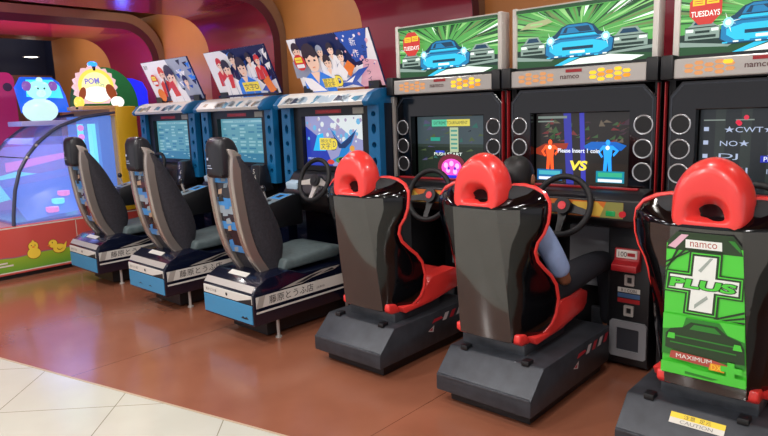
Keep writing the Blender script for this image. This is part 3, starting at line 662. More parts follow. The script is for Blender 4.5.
def poster_art(a, k):
    asp = a.W/a.H; r = random.Random(20+k)
    def badge(u, v):
        a.disc(u, v, .075, PRD, 10); a.rect(u-.05, v+.0, u+.04, v+.1, PYE); a.rect(u-.045, v+.045, u+.035, v+.055, PRD); a.rect(u-.05, v-.1, u+.05, v-.03, PWH)
    if k == 0:
        a.rect(0, 0, 1, 1, PWH); a.poly([(.68, 0), (1, 0), (1, 1), (.55, 1)], PGY)
        a.text('最終', .07, .88, .1, PHR, w=.09)
        for i in range(16): u, v = r.uniform(.62, .95), r.uniform(.2, .95); a.poly([(u, v), (u+.05, v-.12), (u+.09, v+.02)], [PBL, PNV, PWH, PBR][i % 4], same=i > 0)
        bust(a, .36, .68, .15, PRD, PRD, asp); bust(a, .8, .45, .12, PGY, PNV, asp); bust(a, .54, .6, .24, PWH, PNV, asp)
        a.poly([(.48, .1), (.6, .12), (.56, .5), (.46, .45)], PRD); a.poly([(.3, 0), (.34, 0), (.42, .6), (.39, .6)], PNV); a.rect(0, 0, .32, .12, PNV); a.rect(.76, 0, 1, .1, PNV); badge(.18, .55)
        a.disc(.2, .17, .08, POR, 12)
    elif k == 1:
        a.rect(0, 0, 1, 1, PWH); a.poly([(.3, 1), (1, 1), (1, .3), (.8, .2), (.55, .7)], PNV)
        for i in range(30): u, v = r.uniform(.3, .95), r.uniform(.4, .95); a.poly([(u, v), (u+.03, v-.12), (u+.06, v+.04)], [PBL, PWH, PGY, PBR][i % 4], same=i > 0)
        for x, y, s, c in ((.2, .72, .12, PRD), (.45, .8, .12, PNV), (.72, .78, .1, PWH), (.85, .72, .1, PRD)): bust(a, x, y, s, c, PHR if c is not PRD else PRD, asp)
        bust(a, .32, .62, .17, PWH, PHR, asp); bust(a, .58, .62, .19, PBR, PHR, asp)
        a.poly([(.3, .2), (.36, .2), (.4, .5), (.32, .5)], PRD)
        a.rect(.5, .1, .76, .3, PYE); a.text('文字D', .63, .2, .14, PNV, w=.22); a.poly([(.78, .1), (1, .4), (.94, .12), (1, 0), (.86, .08)], PBL); a.poly([(.85, .3), (.95, .4), (1, .1), (.9, .02)], POR); a.rect(0, 0, 1, .05, PNV)
    else:
        a.rect(0, 0, 1, 1, PWH); a.poly([(.12, 1), (.98, 1), (.86, .42), (.6, .3), (.3, .5), (.1, .85)], PNV); a.poly([(.62, 1), (.97, 1), (.9, .5), (.76, .45)], PBL)
        a.poly([(.72, .0), (1, .0), (1, .45), (.86, .5)], PPK)
        for i in range(30): u, v = r.uniform(.62, .97), r.uniform(.3, .95); a.disc(u, v, r.uniform(.006, .018), [PBL, PWH, PPK][i % 3], 7, same=i > 0)
        for x, y, s, c, h in ((.08, .78, .13, PGY, PHR), (.38, .72, .1, PWH, PGY), (.52, .74, .1, PWH, PHR), (.62, .6, .1, PGY, PHR), (.45, .52, .12, PWH, PHR)): bust(a, x, y, s, c, h, asp)
        a.poly([(.6, .35), (.7, .52), (.76, .4), (.68, .22)], POR); a.poly([(.5, .3), (.6, .5), (.66, .3), (.6, .12), (.5, .15)], PWH)
        bust(a, .27, .62, .24, PBR, PHR, asp)
        a.poly([(.08, .3), (.14, .0), (.34, .0), (.2, .25)], PWH)
        a.poly([(.48, .18), (.62, .16), (.8, .34), (.92, .38), (.84, .27), (.74, .14), (.8, .02), (.68, .08), (.56, .04)], PBL); a.poly([(.55, .14), (.62, .14), (.74, .24), (.68, .12)], PWH)
        a.rect(.33, .06, .5, .23, PYE); a.text('頭文字', .41, .2, .06, PNV, w=.13); a.text('頭文字', .4, .12, .1, PNV, w=.14); a.text('D', .54, .17, .2, PYE, w=.075, bold=.05, outline=PNV)
        for q, ch in enumerate('新作'): a.text(ch, .83-.0*q, .83-.2*q, .14, PWH, w=.065)
        for q, ch in enumerate('キミもプライド'): a.text(ch, .93-.005*q, .72-.11*q, .075, PNV, w=.045)
        badge(.13, .58)
def blue_screen(a, k):
    S1 = glow('list_cyan', '#5c98aa', .85); S2 = glow('list_pale', '#86b6c0', .9); S3 = glow('list_deep', '#3c7c9c', .85)
    if k < 2:
        a.rect(0, 0, 1, 1, S1); a.rect(0, 0, 1, .2, S3); r = random.Random(k)
        for c in range(5):
            for j in range(9):
                if r.random() < .85: u = .05+.19*c; v = .22+.075*j; a.rect(u, v, u+r.uniform(.06, .15), v+.04, S2 if r.random() < .6 else S3, same=(c+j) > 0)
        for j in range(12): u = r.uniform(.04, .9); a.rect(u, .04+.01*j, u+.06, .06+.01*j, S2, same=j > 0)
        a.rect(.04, .91, .96, .96, S2); a.text('ENTRY LIST', .5, .935, .035, S3, w=.4)
    else:
        a.rect(0, 0, 1, 1, glow('title_lilac', '#9a9ccc', .85)); a.poly([(0, 0), (.45, 0), (.3, .5), (0, .8)], glow('title_blue', '#2b3fae', .9)); a.poly([(.4, 1), (1, 1), (1, .5), (.75, .6)], glow('title_pale', '#d8e0e2', .95))
        r = random.Random(3)
        for i in range(40): u, v = r.uniform(.02, .95), r.uniform(.45, .95); a.disc(u, v, r.uniform(.01, .035), [MATS['title_pale'], glow('title_mauve', '#b0a0c0', .8), glow('title_sky', '#6ab4e0', .9)][i % 3], 8, same=i > 0)
        a.poly([(.12, .3), (.2, .62), (.3, .66), (.34, .3)], glow('title_cyan', '#25b4f0', 1))
        XB = glow('wing_blue', '#1879c4', 1); XN = glow('wing_navy', '#15366c', .8)
        a.poly([(.42, .75), (.48, .68), (.62, .42), (.55, .2), (.3, .02), (.4, .03), (.62, .16), (.72, .3), (.86, .74), (.7, .55), (.6, .46), (.5, .6)], XB); a.poly([(.44, .72), (.5, .58), (.6, .44), (.68, .52), (.84, .7), (.76, .48), (.66, .36), (.56, .36)], XN)
        a.rect(.24, .32, .5, .56, glow('logo_yellow', '#e8d24a', 1)); a.text('頭文字', .36, .5, .07, XN, w=.2); a.text('文字', .34, .4, .12, XN, w=.16); a.text('D', .49, .44, .22, MATS['logo_yellow'], w=.1, bold=.05, outline=XN)
        a.disc(.62, .12, .12, glow('car_green', '#5a9a4a', .8), 14, ry=.07); a.disc(.62, .14, .07, glow('car_dark', '#30202a', .8), 12, ry=.04); a.disc(.42, .08, .06, glow('car_red', '#d8423a', .9), 12, ry=.05); a.disc(.78, .36, .04, glow('face_orange', '#e0a040', .9), 10, ry=.06)
        a.text('SPECIAL STAGE', .13, .14, .04, MATS['title_pale'], w=.2)
def blue_machine(k, label, dx=0):
    ox = BX + k*BP*math.cos(BTH); oy = BY + k*BP*math.sin(BTH)
    t = thing('racing_game_machine', label, 'arcade machine', (ox, oy, 0), BTH)
    # ---- pedestal
    b = MB().prism([(0, .135), (0, .34), (.035, .385), (.12, .43), (.30, .445), (.42, .40), (.98, .40), (.98, .135)], 'x', -.283+dx, .283+dx, NAVY, bev=.008).build('seat_base', t)
    MB().box((-.19+dx, .16, .02), (.19+dx, .95, .14), BLKM).build('plinth', b, smooth=False)
    for fx in (-.23, .23):
        for fy in (.22, .85): MB().cyl((fx+dx, fy, 0), (fx+dx, fy, .14), .011, SILV, 10).cyl((fx+dx, fy, 0), (fx+dx, fy, .008), .022, SILV, 14).build('levelling_foot', b)
    pl = MB().box((-.272+dx, -.006, .15), (.272+dx, .004, .272), BLUEP, .002); a = Art(pl, (-.272+dx, -.0064, .15), (1, 0, 0), (0, 0, 1), .544, .122, .0004)
    if k == 2: a.poly([(.78, .22), (.82, .36), (.85, .28), (.89, .36), (.93, .24), (.86, .2)], INK)
    elif k == 1: a.poly([(.28, .3), (.34, .42), (.4, .3), (.34, .34)], INK); a.poly([(.56, .3), (.62, .42), (.68, .3), (.62, .34)], INK, same=True)
    pl.build('rear_plate', b, smooth=False, recalc=False)
    ws = MB().box((-.272+dx, -.005, .28), (.272+dx, .004, .335), STRW, .002); a = Art(ws, (-.272+dx, -.0054, .28), (1, 0, 0), (0, 0, 1), .544, .055, .0004)
    a.text('新ドリフト車', .17, .5, .4, INK, w=.22); a.disc(.5, .5, .02, INK); a.poly([(.7, 0), (1, 0), (1, .7)], INK)
    ws.build('rear_stripe', b, smooth=False, recalc=False)
    MB().prism([(.006, .352), (.034, .388), (.040, .384), (.012, .348)], 'x', -.275+dx, .265+dx, SILV).build('silver_ledge', b, smooth=False)
    MB().prism([(.085, .414), (.12, .4315), (.12, .434), (.085, .417)], 'x', -.1+dx, .1+dx, STRW).build('base_badge', b, smooth=False)
    sd = MB(); a = Art(sd, (.2836+dx, .02, .15), (0, 1, 0), (0, 0, 1), .93, .25, .0004)
    a.rect(.0, .26, 1, .31, STRW); a.rect(.0, .40, 1, .70, STRW); a.text('藤原とうふ店', .31, .55, .21, INK, w=.40, bold=.004); a.text('(自家用)', .58, .5, .07, INK, w=.08)
    a.poly([(0, .4), (.05, .4), (.08, .7), (.03, .7)], mat('stripe_grey', '#9a958e', .4)); a.poly([(.9, .4), (1, .4), (1, .7), (.85, .7)], MATS['stripe_grey'], same=True)
    a.poly([(.2, .74), (.35, .84), (.6, .97), (.78, .97), (.72, .88), (.5, .82), (.4, .74)], MATS['stripe_grey']); a.poly([(.34, .77), (.5, .9), (.62, .93), (.5, .84), (.42, .77)], INK); a.poly([(.58, .86), (.7, .95), (.72, .9)], INK, same=True)
    sd.build('side_stripes', b, smooth=False, recalc=False)
    # ---- seat: two curved rails, thick padded back, headrest
    def sm(P, n=18):
        out = []
        for i in range(n+1):
            u = i/n*(len(P)-1); j = min(int(u), len(P)-2); f = u-j
            p0, p1, p2, p3 = P[max(j-1, 0)], P[j], P[j+1], P[min(j+2, len(P)-1)]
            out.append(tuple(.5*((2*b_)+(-a_+c_)*f+(2*a_-5*b_+4*c_-d_)*f*f+(-a_+3*b_-3*c_+d_)*f**3) for a_, b_, c_, d_ in zip(p0, p1, p2, p3)))
        return out
    rear = sm([(.20, .43), (.12, .56), (.07, .72), (.045, .88), (.03, 1.03), (.03, 1.13), (.04, 1.2)])
    front = sm([(.36, .45), (.40, .56), (.38, .70), (.315, .84), (.235, 1.0), (.155, 1.12), (.075, 1.205)])
    ba = MB(); rings = []
    for (ry, rz), (fy, fz) in zip(rear, front):
        d = Vector((fy-ry, fz-rz)); 
        def q(f): return (ry+d.x*f, rz+d.y*f)
        R = []
        for x, f in ((-.105, .06), (.105, .06), (.14, .25), (.155, .55), (.145, .85), (.11, .98), (0, .9), (-.11, .98), (-.145, .85), (-.155, .55), (-.14, .25)):
            yy, zz = q(f); R.append((x+dx, yy, zz))
        rings.append(R)
    ba.loft(rings, FABR).build('backrest', t, angle=50)
    for sg in (-1, 1):
        rr = []
        for (ry, rz), (fy, fz) in zip(rear, front):
            x = sg*.115+dx; w_ = .026
            rr.append([(x-w_, ry-.02, rz), (x+w_*.6, ry-.024, rz), (x+w_, ry-.014, rz), (x+w_+.004, ry+.05, rz+.004), (x-w_, ry+.05, rz+.004)])
        x = sg*.115+dx; rr.append([(x-.015, .0, 1.245), (x+.01, -.002, 1.25), (x+.016, .01, 1.25), (x+.016, .05, 1.24), (x-.015, .05, 1.24)])
        MB().loft(rr, TITAN).build('back_rail', t, angle=40, bevel=.004)
    gp = MB(); WPB = mat('seat_graphic_blue', '#2f7fc0', .3, coat=.4); WPW = mat('seat_graphic_white', '#8795a0', .3, coat=.4); WPT = mat('seat_graphic_tan', '#a88a72', .4)
    rg = [(y, z) for y, z in rear[3:16]]; r = random.Random(k+5)
    def gpt(u, v, l):
        q = v*(len(rg)-1); j = min(int(q), len(rg)-2); f = q-j
        return (dx-.09+.18*u, rg[j][0]*(1-f)+rg[j+1][0]*f+.004-.0006*l, rg[j][1]*(1-f)+rg[j+1][1]*f)
    for i in range(12):
        gp.add([gpt(0, i/12, 0), gpt(1, i/12, 0), gpt(1, (i+1)/12, 0), gpt(0, (i+1)/12, 0)], [(0, 1, 2, 3)], [WPB, NAVY, NAVY, WPB, NAVY, WPW][i % 6])
    for i in range(12):
        u, v = r.uniform(0, .6), i/13; gp.add([gpt(u, v, 1+i % 4), gpt(u+r.uniform(.2, .4), v+.01, 1+i % 4), gpt(u+r.uniform(.25, .4), v+.07, 1+i % 4), gpt(u+.05, v+.05, 1+i % 4)], [(0, 1, 2, 3)], [WPW, WPB, INK, WPT, WPW][i % 5])
    gp.build('rear_graphic', t, smooth=False, recalc=False)
    h = MB(); hp = [(-.05, 1.09), (-.035, 1.065), (.06, 1.07), (.10, 1.14), (.10, 1.24), (.07, 1.3), (.02, 1.325), (-.025, 1.315), (-.045, 1.27)]
    hd = h.prism(hp, 'x', dx-.06, dx+.11, mat('headrest_black', '#17171d', .35), bev=.022).build('headrest', t, angle=50)
    d = MB(); a = Art(d, (dx-.03, -.0512, 1.12), (1, 0, 0), (0, 0, 1), .06, .08, .0004); a.rect(0, .1, .9, .16, PGY); a.rect(0, .3, .7, .36, PGY, same=True); a.rect(0, .75, .3, .95, PGY, same=True); d.build('headrest_label', hd, smooth=False, recalc=False)
    MB().prism([(.30, .42), (.80, .43), (.86, .46), (.84, .51), (.74, .52), (.42, .49), (.33, .50)], 'x', dx-.21, dx+.21, CUSH, bev=.02).build('seat_cushion', t, angle=50)
    # ---- cabinet
    cb = MB()
    cb.box((-.52, 1.32, .02), (.52, 1.38, 1.56), NAVY); cb.box((-.52, 1.02, .02), (-.4, 1.32, 1.0), NAVY); cb.box((.4, 1.02, .02), (.52, 1.32, 1.0), NAVY); cb.box((-.52, 1.06, 1.0), (-.49, 1.32, 1.5), NAVY); cb.box((.49, 1.06, 1.0), (.52, 1.32, 1.5), NAVY)
    cb.box((-.4, .95, .02), (.4, 1.32, .06), BLKM)
    cb.build('cabinet_body', t, smooth=False)
    for px in (-.12, .04): MB().box((px, 1.1, .2), (px+.07, 1.13, .32), BASEG2, .006).build('pedal', t)
    for sg in (-1, 1):
        x0, x1 = sorted((sg*.415, sg*.52))
        c0 = (x0+x1)/2
        holes = []
        for z, rz in ((1.43, .018), (1.33, .035), (1.22, .02), (1.1, .035), (1.0, .02)):
            holes.append([(c0+.021*math.cos(q*math.pi/8), z+rz*math.sin(q*math.pi/8)) for q in range(16)])
        p = MB().prism([(x0, .9), (x1, .9), (x1, 1.5), (x0, 1.5)], 'y', .93, .985, BLUE, holes=holes).build('side_pillar', t, smooth=False)
        MB().box((x0+.005, .985, .9), (x1-.005, 1.06, 1.5), mat('pillar_dark', '#0a1a2c', .4)).build('pillar_back', p, smooth=False)
    bz = MB().prism([(-.415, 1.02), (.415, 1.02), (.415, 1.5), (-.415, 1.5)], 'y', .965, 1.0, BLKM, holes=[[(-.325, 1.055), (.325, 1.055), (.325, 1.425), (-.325, 1.425)]]).build('monitor_bezel', t, smooth=False)
    sc = MB(); sc.box((-.33, 1.005, 1.05), (.33, 1.015, 1.43), BLKM); a = Art(sc, (-.325, 1.0045, 1.055), (1, 0, 0), (0, 0, 1), .65, .37, .0004); blue_screen(a, k); sc.build('screen', bz, smooth=False, recalc=False)
    d = MB(); a = Art(d, (-.16, .9645, 1.44), (1, 0, 0), (0, 0, 1), .45, .035, .0005); a.rect(0, .1, .62, .9, REDP); a.text('NOW PLAYING', .31, .5, .4, PRD, w=.5); d.build('header_plate', bz, smooth=False, recalc=False)
    MB().box((.24, .96, 1.435), (.345, .966, 1.478), mat('header_sticker', '#a8a69c', .5)).build('header_sticker', bz, smooth=False)
    # canopy: sloping printed front, blue ends
    cn = MB(); prof = [(.85, 1.495), (.84, 1.515), (.90, 1.575), (.97, 1.60), (1.15, 1.60), (1.15, 1.495)]
    ca = cn.prism(prof, 'x', -.45, .45, WHT).build('canopy', t, angle=30)
    dd = MB(); v1 = Vector((0, .06, .06)); n_ = Vector((0, -1, 1)).normalized()
    CP = [mat('canopy_ice', '#a7bccb', .3, coat=.4), mat('canopy_white', '#d8dad8', .3, coat=.4), mat('canopy_ink', '#2a3550', .4), mat('canopy_teal', '#3f86a8', .4), mat('canopy_tan', '#a8927c', .4)]
    a = Art(dd, Vector((-.45, .84, 1.515))+n_*.0006, (1, 0, 0), v1, .9, v1.length, .0004); a.rect(0, 0, 1, 1, CP[1]); r = random.Random(70+k)
    for i in range(22): u = r.uniform(0, .92); a.poly([(u, r.uniform(0, .4)), (u+r.uniform(.03, .1), r.uniform(0, .3)), (u+r.uniform(.04, .12), r.uniform(.6, 1)), (u+.02, r.uniform(.6, 1))], CP[r.choice([0, 0, 1, 2, 3, 4] if k < 2 else [0, 0, 3, 3, 1, 2])], same=i > 0)
    dd.build('canopy_print', ca, smooth=False, recalc=False)
    for sg in (-1, 1):
        x0, x1 = sorted((sg*.45, sg*.505))
        MB().prism([(y-.006, z) for y, z in prof[:4]] + [(1.16, 1.61), (1.16, 1.49), (.85, 1.485)], 'x', x0, x1, BLUE, bev=.008).build('canopy_end', ca, angle=30)
    # dashboard, wheel, shifter
    MB().prism([(.84, .78), (.82, .86), (.93, 1.0), (1.0, 1.03), (1.06, 1.03), (1.06, .7), (.95, .7)], 'x', -.42, .42, BLKM, bev=.01).build('dashboard', t)
    steering_wheel(t, .0, .78, .975, .15, -20, SILV, INK)
    bx = MB().prism([(.80, .83), (.83, 1.05), (.9, 1.06), (.96, .84)], 'x', .32, .45, mat('gear_box_black', '#1a1b20', .3), bev=.012).build('gear_display', t)
    d = MB(); ey = Vector((0, .03, .22)).normalized(); a = Art(d, (.345, .799, .85), (1, 0, 0), ey, .08, .19, .0005); a.text('5', .35, .8, .2, STRW, w=.3); a.text('6', .65, .55, .2, STRW, w=.3); a.rect(.3, .12, .65, .36, PGY); d.build('gear_display_print', bx, smooth=False, recalc=False)
    sh = MB().prism([(.50, .70), (.52, .80), (.80, .86), (.86, .80), (.86, .62), (.55, .62)], 'x', -.41, -.24, BLKM, bev=.012).build('shifter_console', t)
    sp = MB(); eyv = Vector((0, .28, .06)).normalized(); a = Art(sp, (-.405, .54, .8055), (1, 0, 0), eyv, .16, .24, .0006); a.rect(0, 0, 1, 1, mat('shifter_plate', '#8fa0aa', .3, .4)); a.rect(.15, .5, .9, .95, glow('shifter_blue_light', '#4a8fd0', .8)); a.rect(.35, .6, .7, .85, INK); a.disc(.45, .28, .18, INK, 14); sp.build('shifter_plate', sh, smooth=False, recalc=False)
    MB().cyl((-.34, .6, .81), (-.35, .58, .9), .009, SILV, 10).ell((-.35, .58, .915), (.022, .022, .026), mat('shifter_knob', '#26262a', .25), 14, 8).build('shift_lever', sh)
    MB().prism([(.84, .87), (.83, .93), (.93, .96), (.93, .87)], 'x', -.40, -.27, mat('card_reader_ice', '#b7cfe0', .3), bev=.008).build('card_reader', t)
    # leaning poster on the canopy
    W = .86; p0 = Vector((-.43, 1.105, 1.625)); p1 = Vector((-.43, .945, 2.0)); H = (p1-p0).length; ey = (p1-p0).normalized(); n_ = Vector((1, 0, 0)).cross(ey)
    pp = MB(); vs = []
    for o_ in (0, .016):
        for u, v in ((0, 0), (1, 0), (1, 1), (0, 1)): vs.append(p0 + Vector((W*u, 0, 0)) + ey*H*v - n_*o_)
    pp.add(vs, [(3, 2, 1, 0), (4, 5, 6, 7), (0, 1, 5, 4), (1, 2, 6, 5), (2, 3, 7, 6), (3, 0, 4, 7)], PNV)
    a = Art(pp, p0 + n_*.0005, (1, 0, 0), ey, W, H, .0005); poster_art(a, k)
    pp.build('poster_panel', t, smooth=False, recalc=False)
    for x in (-.40, .30): MB().box((x, 1.07, 1.6), (x+.1, 1.14, 1.66), BLKM).build('poster_bracket', t, smooth=False)
    return t
blue_machine(0, 'blue racing game farthest left, beside the yellow post of the kiddie game', .03)
blue_machine(1, 'blue racing game in the middle of the three blue ones', .035)
blue_machine(2, 'blue racing game next to the red-seat machines, winged title logo on its screen', -.022)

# ================================================================ KIDDIE GAME AT THE LEFT
def kiddie():
    X = -4.07
    t = thing('kiddie_prize_game', 'kiddie game with duck pictures, clear dome and glowing blue playfield beside the blue racing games', 'arcade machine', (X, 0, 0))
    KR = mat('kiddie_red', '#c8524a', .35, coat=.3); KG = mat('kiddie_green', '#4f9a34', .35, coat=.3); KW = mat('kiddie_white_edge', '#d0c4b8', .5); KY = mat('kiddie_yellow', '#e0b01e', .4)
    b = MB().box((-1.25, -1.25, .04), (0, .98, .5), KR, .01)
    gm = bpy.data.materials.new('kiddie_print'); gm.use_nodes = True; nt = gm.node_tree; bs = nt.nodes['Principled BSDF']; bs.inputs['Roughness'].default_value = .35; bs.inputs['Coat Weight'].default_value = .3
    tc = nt.nodes.new('ShaderNodeTexCoord'); sp = nt.nodes.new('ShaderNodeSeparateXYZ'); wv = nt.nodes.new('ShaderNodeTexNoise'); wv.inputs['Scale'].default_value = 1.6
    nt.links.new(tc.outputs['Object'], sp.inputs[0]); nt.links.new(tc.outputs['Object'], wv.inputs['Vector'])
    ad = nt.nodes.new('ShaderNodeMath'); ad.operation = 'MULTIPLY_ADD'; nt.links.new(wv.outputs['Fac'], ad.inputs[0]); ad.inputs[1].default_value = .1; nt.links.new(sp.outputs[2], ad.inputs[2])
    rp = nt.nodes.new('ShaderNodeValToRGB'); rp.color_ramp.interpolation = 'LINEAR'
    E_ = rp.color_ramp.elements; E_[0].position = .08; E_[0].color = rgb('#3f8a30'); E_[1].position = .255; E_[1].color = rgb('#8fa82e')
    for p_, c_ in ((.262, '#7c4a7c'), (.27, '#c05048'), (.6, '#c94f46')): e_ = E_.new(p_); e_.color = rgb(c_)
    nt.links.new(ad.outputs[0], rp.inputs[0]); nt.links.new(rp.outputs[0], bs.inputs['Base Color'])
    a = Art(b, (.0006, -1.25, .06), (0, 1, 0), (0, 0, 1), 2.22, .43, .0006); a.rect(0, 0, 1, 1, gm)
    a.rect(0, .97, 1, 1, KW); a.rect(0, 0, 1, .025, KW, same=True); a.rect(.665, 0, .668, 1, KW, same=True)
    bo = b.build('base_cabinet', t, smooth=False, recalc=False)
    MB().box((-1.2, -1.2, 0), (-.03, .95, .06), BLKM).build('kick_board', bo, smooth=False)
    DY = mat('duck_yellow', '#e9c640', .4); DO = mat('duck_outline', '#8a4a1c', .4); DB = mat('duck_beak', '#e07a2a', .4)
    def duck(y0, s, side):
        d = MB(); a = Art(d, (.003, y0, .15), (0, 1, 0), (0, 0, 1), .2, .2, .0006)
        for g, m in ((.025, DO), (0, DY)):
            if side: a.disc(.6, .35, .3+g, m, 18, ry=.22+g); a.disc(.32, .62, .2+g, m, 18, ry=.2+g); a.poly([(.75, .4), (.98+g, .66+g), (.9, .3)], m)
            else: a.disc(.5, .32, .3+g, m, 18, ry=.26+g); a.disc(.5, .66, .22+g, m, 18, ry=.22+g); a.poly([(.42, .84), (.5, .98+g), (.58, .84)], m)
        if side: a.poly([(.2, .62), (.02, .56), (.18, .52)], DB); a.disc(.3, .68, .03, INK); a.disc(.62, .36, .13, DO, 14, ry=.09); a.disc(.63, .38, .12, DY, 14, ry=.08)
        else: a.disc(.5, .62, .07, DB, 12, ry=.035); a.disc(.42, .7, .025, INK); a.disc(.58, .7, .025, INK, same=True)
        d.build('duck_picture', bo, smooth=False, recalc=False)
    duck(-.29, 1, False); duck(-.075, 1, True)
    d = MB(); a = Art(d, (.003, -.5, .12), (0, 1, 0), (0, 0, 1), .12, .06, .0005); a.rect(0, .55, .6, .8, KW); a.rect(0, .1, 1, .35, KW, same=True); d.build('small_print', bo, smooth=False, recalc=False)
    # playfield inside
    PF = glow('playfield_blue', '#4a86ea', .9); PL = glow('playfield_lilac', '#8f88dc', .9); PC = glow('playfield_cyan', '#6ae0f4', 1.5); PP = glow('playfield_pink', '#e68ad8', 1.3); PD = glow('playfield_deep', '#4468b8', .8)
    f = MB(); f.box((-1.2, -.3, .5), (-.04, .9, .52), PD)
    f.add([(-.10, -.18, .52), (-.10, .9, .60), (-1.1, .9, .95), (-1.1, -.1, .85)], [(0, 1, 2, 3)], PF)
    f.prism([(.62, .52), (.9, .52), (.9, 1.5), (.62, 1.5)], 'x', -.9, -.12, PF)
    f.prism([(.58, .62), (.63, .62), (.63, 1.42), (.58, 1.42)], 'x', -.56, -.5, PC)
    f.prism([(.58, .62), (.63, .62), (.63, 1.42), (.58, 1.42)], 'x', -.30, -.2, PC)
    f.build('playfield', t, smooth=False)
    bk = MB(); bk.box((-1.2, -.2, .52), (-1.16, .9, 1.2), PL); a = Art(bk, (-1.159, -.2, .52), (0, 1, 0), (0, 0, 1), 1.1, .68, .001)
    a.poly([(0, .1), (.35, .2), (.6, .5), (.3, .6), (0, .5)], PC); a.poly([(.3, .0), (1, .1), (1, .4), (.5, .3)], PF); a.poly([(.2, .6), (.9, .8), (1, .9), (.2, .75)], PP); bk.build('playfield_back', t, smooth=False, recalc=False)
    for i in range(9):
        MB().ell((-.42, .56, .62+.095*i), (.04, .03, .034), PP, 12, 8).build('signal_lamp', t)
    for i in range(5):
        z = .56+.06*(i % 3); MB().cyl((-.2-.15*i, .1+.12*i, z), (-.2-.15*i, .1+.12*i, z+.05), .06, PC if i % 2 else PP, 18).build('target_pad', t)
    # dome: side panes and bent front pane, dark rims
    rim = [(-.33, .5), (-.32, .6), (-.28, .83), (-.22, 1.01), (-.13, 1.15), (-.03, 1.26), (.1, 1.36), (.19, 1.41), (.42, 1.49), (.75, 1.53)]
    GL = mat('dome_haze_tint', '#b4b4ee', .08, alpha=.34, coat=.3)  # lavender tint imitates haze and reflections on the clear panes
    g = MB()
    for x in (-.02, -.9): g.add([(x, y, z) for y, z in rim] + [(x, .75, .5)], [tuple(range(len(rim)+1))], GL)
    g.loft([[(-.02, y, z) for y, z in rim], [(-.9, y, z) for y, z in rim]], GL, closed=False)
    g.build('clear_dome', t, angle=60, recalc=False)
    RM = mat('dome_rim', '#3c3f58', .35)
    for x in (-.01, -.9): MB().tube([(x, y, z) for y, z in rim], .017, RM, 10).build('dome_rim', t)
    MB().cyl((-.01, -.12, 1.12), (-.9, -.2, 1.13), .006, RM, 8).build('dome_bar', t)
    for y, z in ((-.145, 1.13), (-.05, 1.24)): MB().ell((.008, y, z), (.012, .014, .014), SILV, 10, 6).build('rim_bolt', t)
    hd = MB().box((-1.2, .42, 1.56), (0, .80, 1.60), mat('kiddie_orange_shelf', '#d9a06a', .4), .006); hd.box((-1.2, .7, 1.5), (-.0, .8, 1.57), MATS['kiddie_orange_shelf']); ho = hd.build('top_shelf', t, smooth=False)
    MB().cyl((0, .37, 1.58), (.006, .37, 1.58), .012, INK, 10).build('shelf_screw', ho)
    MB().box((-1.2, .755, .5), (.01, .98, 1.59), KY, .01).build('yellow_post', t)
    # round sign: scalloped glowing disc with two paws
    SY = glow('sign_cream', '#fff0b0', 1.15); SYY = glow('sign_yellow', '#ffe05c', 1.1); SBR = glow('sign_brown', '#a8502c', .7); SW = glow('sign_white', '#fffdf4', 1.2); SPU = glow('sign_lilac', '#8a86e0', .9); SPK = glow('sign_pale_pink', '#f4c8cc', 1.0)
    s = MB(); cyy, czz, R = .645, 1.795, .205
    pts = []
    for i in range(72):
        q = 2*math.pi*i/72; rr = R*(1+.06*math.cos(q*18)); pts.append((cyy+rr*math.cos(q)*1.05, czz+rr*math.sin(q)))
    pts = [p for p in pts if p[1] > 1.62]
    s.prism(pts, 'x', -.19, -.13, SPK); a = Art(s, (-.1295, cyy-.25, czz-.25), (0, 1, 0), (0, 0, 1), .5, .5, .001)
    a.disc(.5, .52, .37, SYY, 30, ry=.35); a.disc(.5, .5, .3, SY, 26, ry=.3); a.disc(.5, .35, .3, SW, 22, ry=.16)
    a.disc(.8, .4, .1, SBR, 16, ry=.17, rot=.4); a.disc(.2, .36, .07, SBR, 16, ry=.14, rot=-.3); a.text('POM', .42, .62, .12, SPU, w=.3, bold=.03, rot=.1); a.text('POM', .58, .55, .07, glow('sign_green', '#3fae8a', .9), w=.16, rot=-.3)
    s.build('round_sign', t, smooth=False, recalc=False)
    MB().ell((-.12, .45, 1.64), (.05, .05, .06), SYY, 12, 8).build('sign_paw', t); MB().ell((-.12, .85, 1.64), (.05, .07, .06), SW, 12, 8).build('sign_paw', t)
    gs = MB(); n = 20; gs.prism([(.92+.37*math.cos(math.pi*i/n), 1.59+.44*math.sin(math.pi*i/n)**.9) for i in range(n+1)], 'x', -.6, -.53, mat('sign_green_board', '#23804a', .4)); gs.build('green_board', t, angle=30)
    MB().prism([(1.0, 1.5), (1.47, 1.5), (1.47, 1.78), (1.42, 1.88), (1.3, 1.92), (1.0, 1.92)], 'x', -.68, -.62, glow('blue_glow_stand_in', '#1a2cff', .9), bev=.012).build('blue_glow_stand_in', t)  # added emissive board standing in for the blue glow on the rib
    bl = MB(); bl.ell((-.16, .64, 2.025), (.05, .05, .03), glow('beacon_blue', '#2a8cff', 2.0), 14, 8).cyl((-.16, .64, 1.96), (-.16, .64, 2.02), .035, NAVY, 14); bl.build('beacon', t)
    # second sign: blue arch with a pale round-eared animal
    s = MB(); B1 = glow('sign_cyan', '#4adcf8', 1.15); B2 = glow('sign_blue', '#1c62e8', 1.0); 
    s.prism([(.0, 1.55), (.45, 1.55), (.42, 1.72), (.37, 1.85), (.3, 1.9), (.02, 1.9), (-.04, 1.8)], 'x', -.42, -.36, B2); a = Art(s, (-.3595, .0, 1.55), (0, 1, 0), (0, 0, 1), .45, .35, .001)
    a.poly([(.1, .45), (.88, .4), (.82, .75), (.68, .93), (.12, .93)], B1)
    s.build('arch_sign', t, smooth=False, recalc=False)
    MB().box((-.6, -.08, 1.42), (-.22, .44, 1.47), mat('sign_shelf_lilac', '#a9a6d8', .4), .008).build('sign_shelf', t)
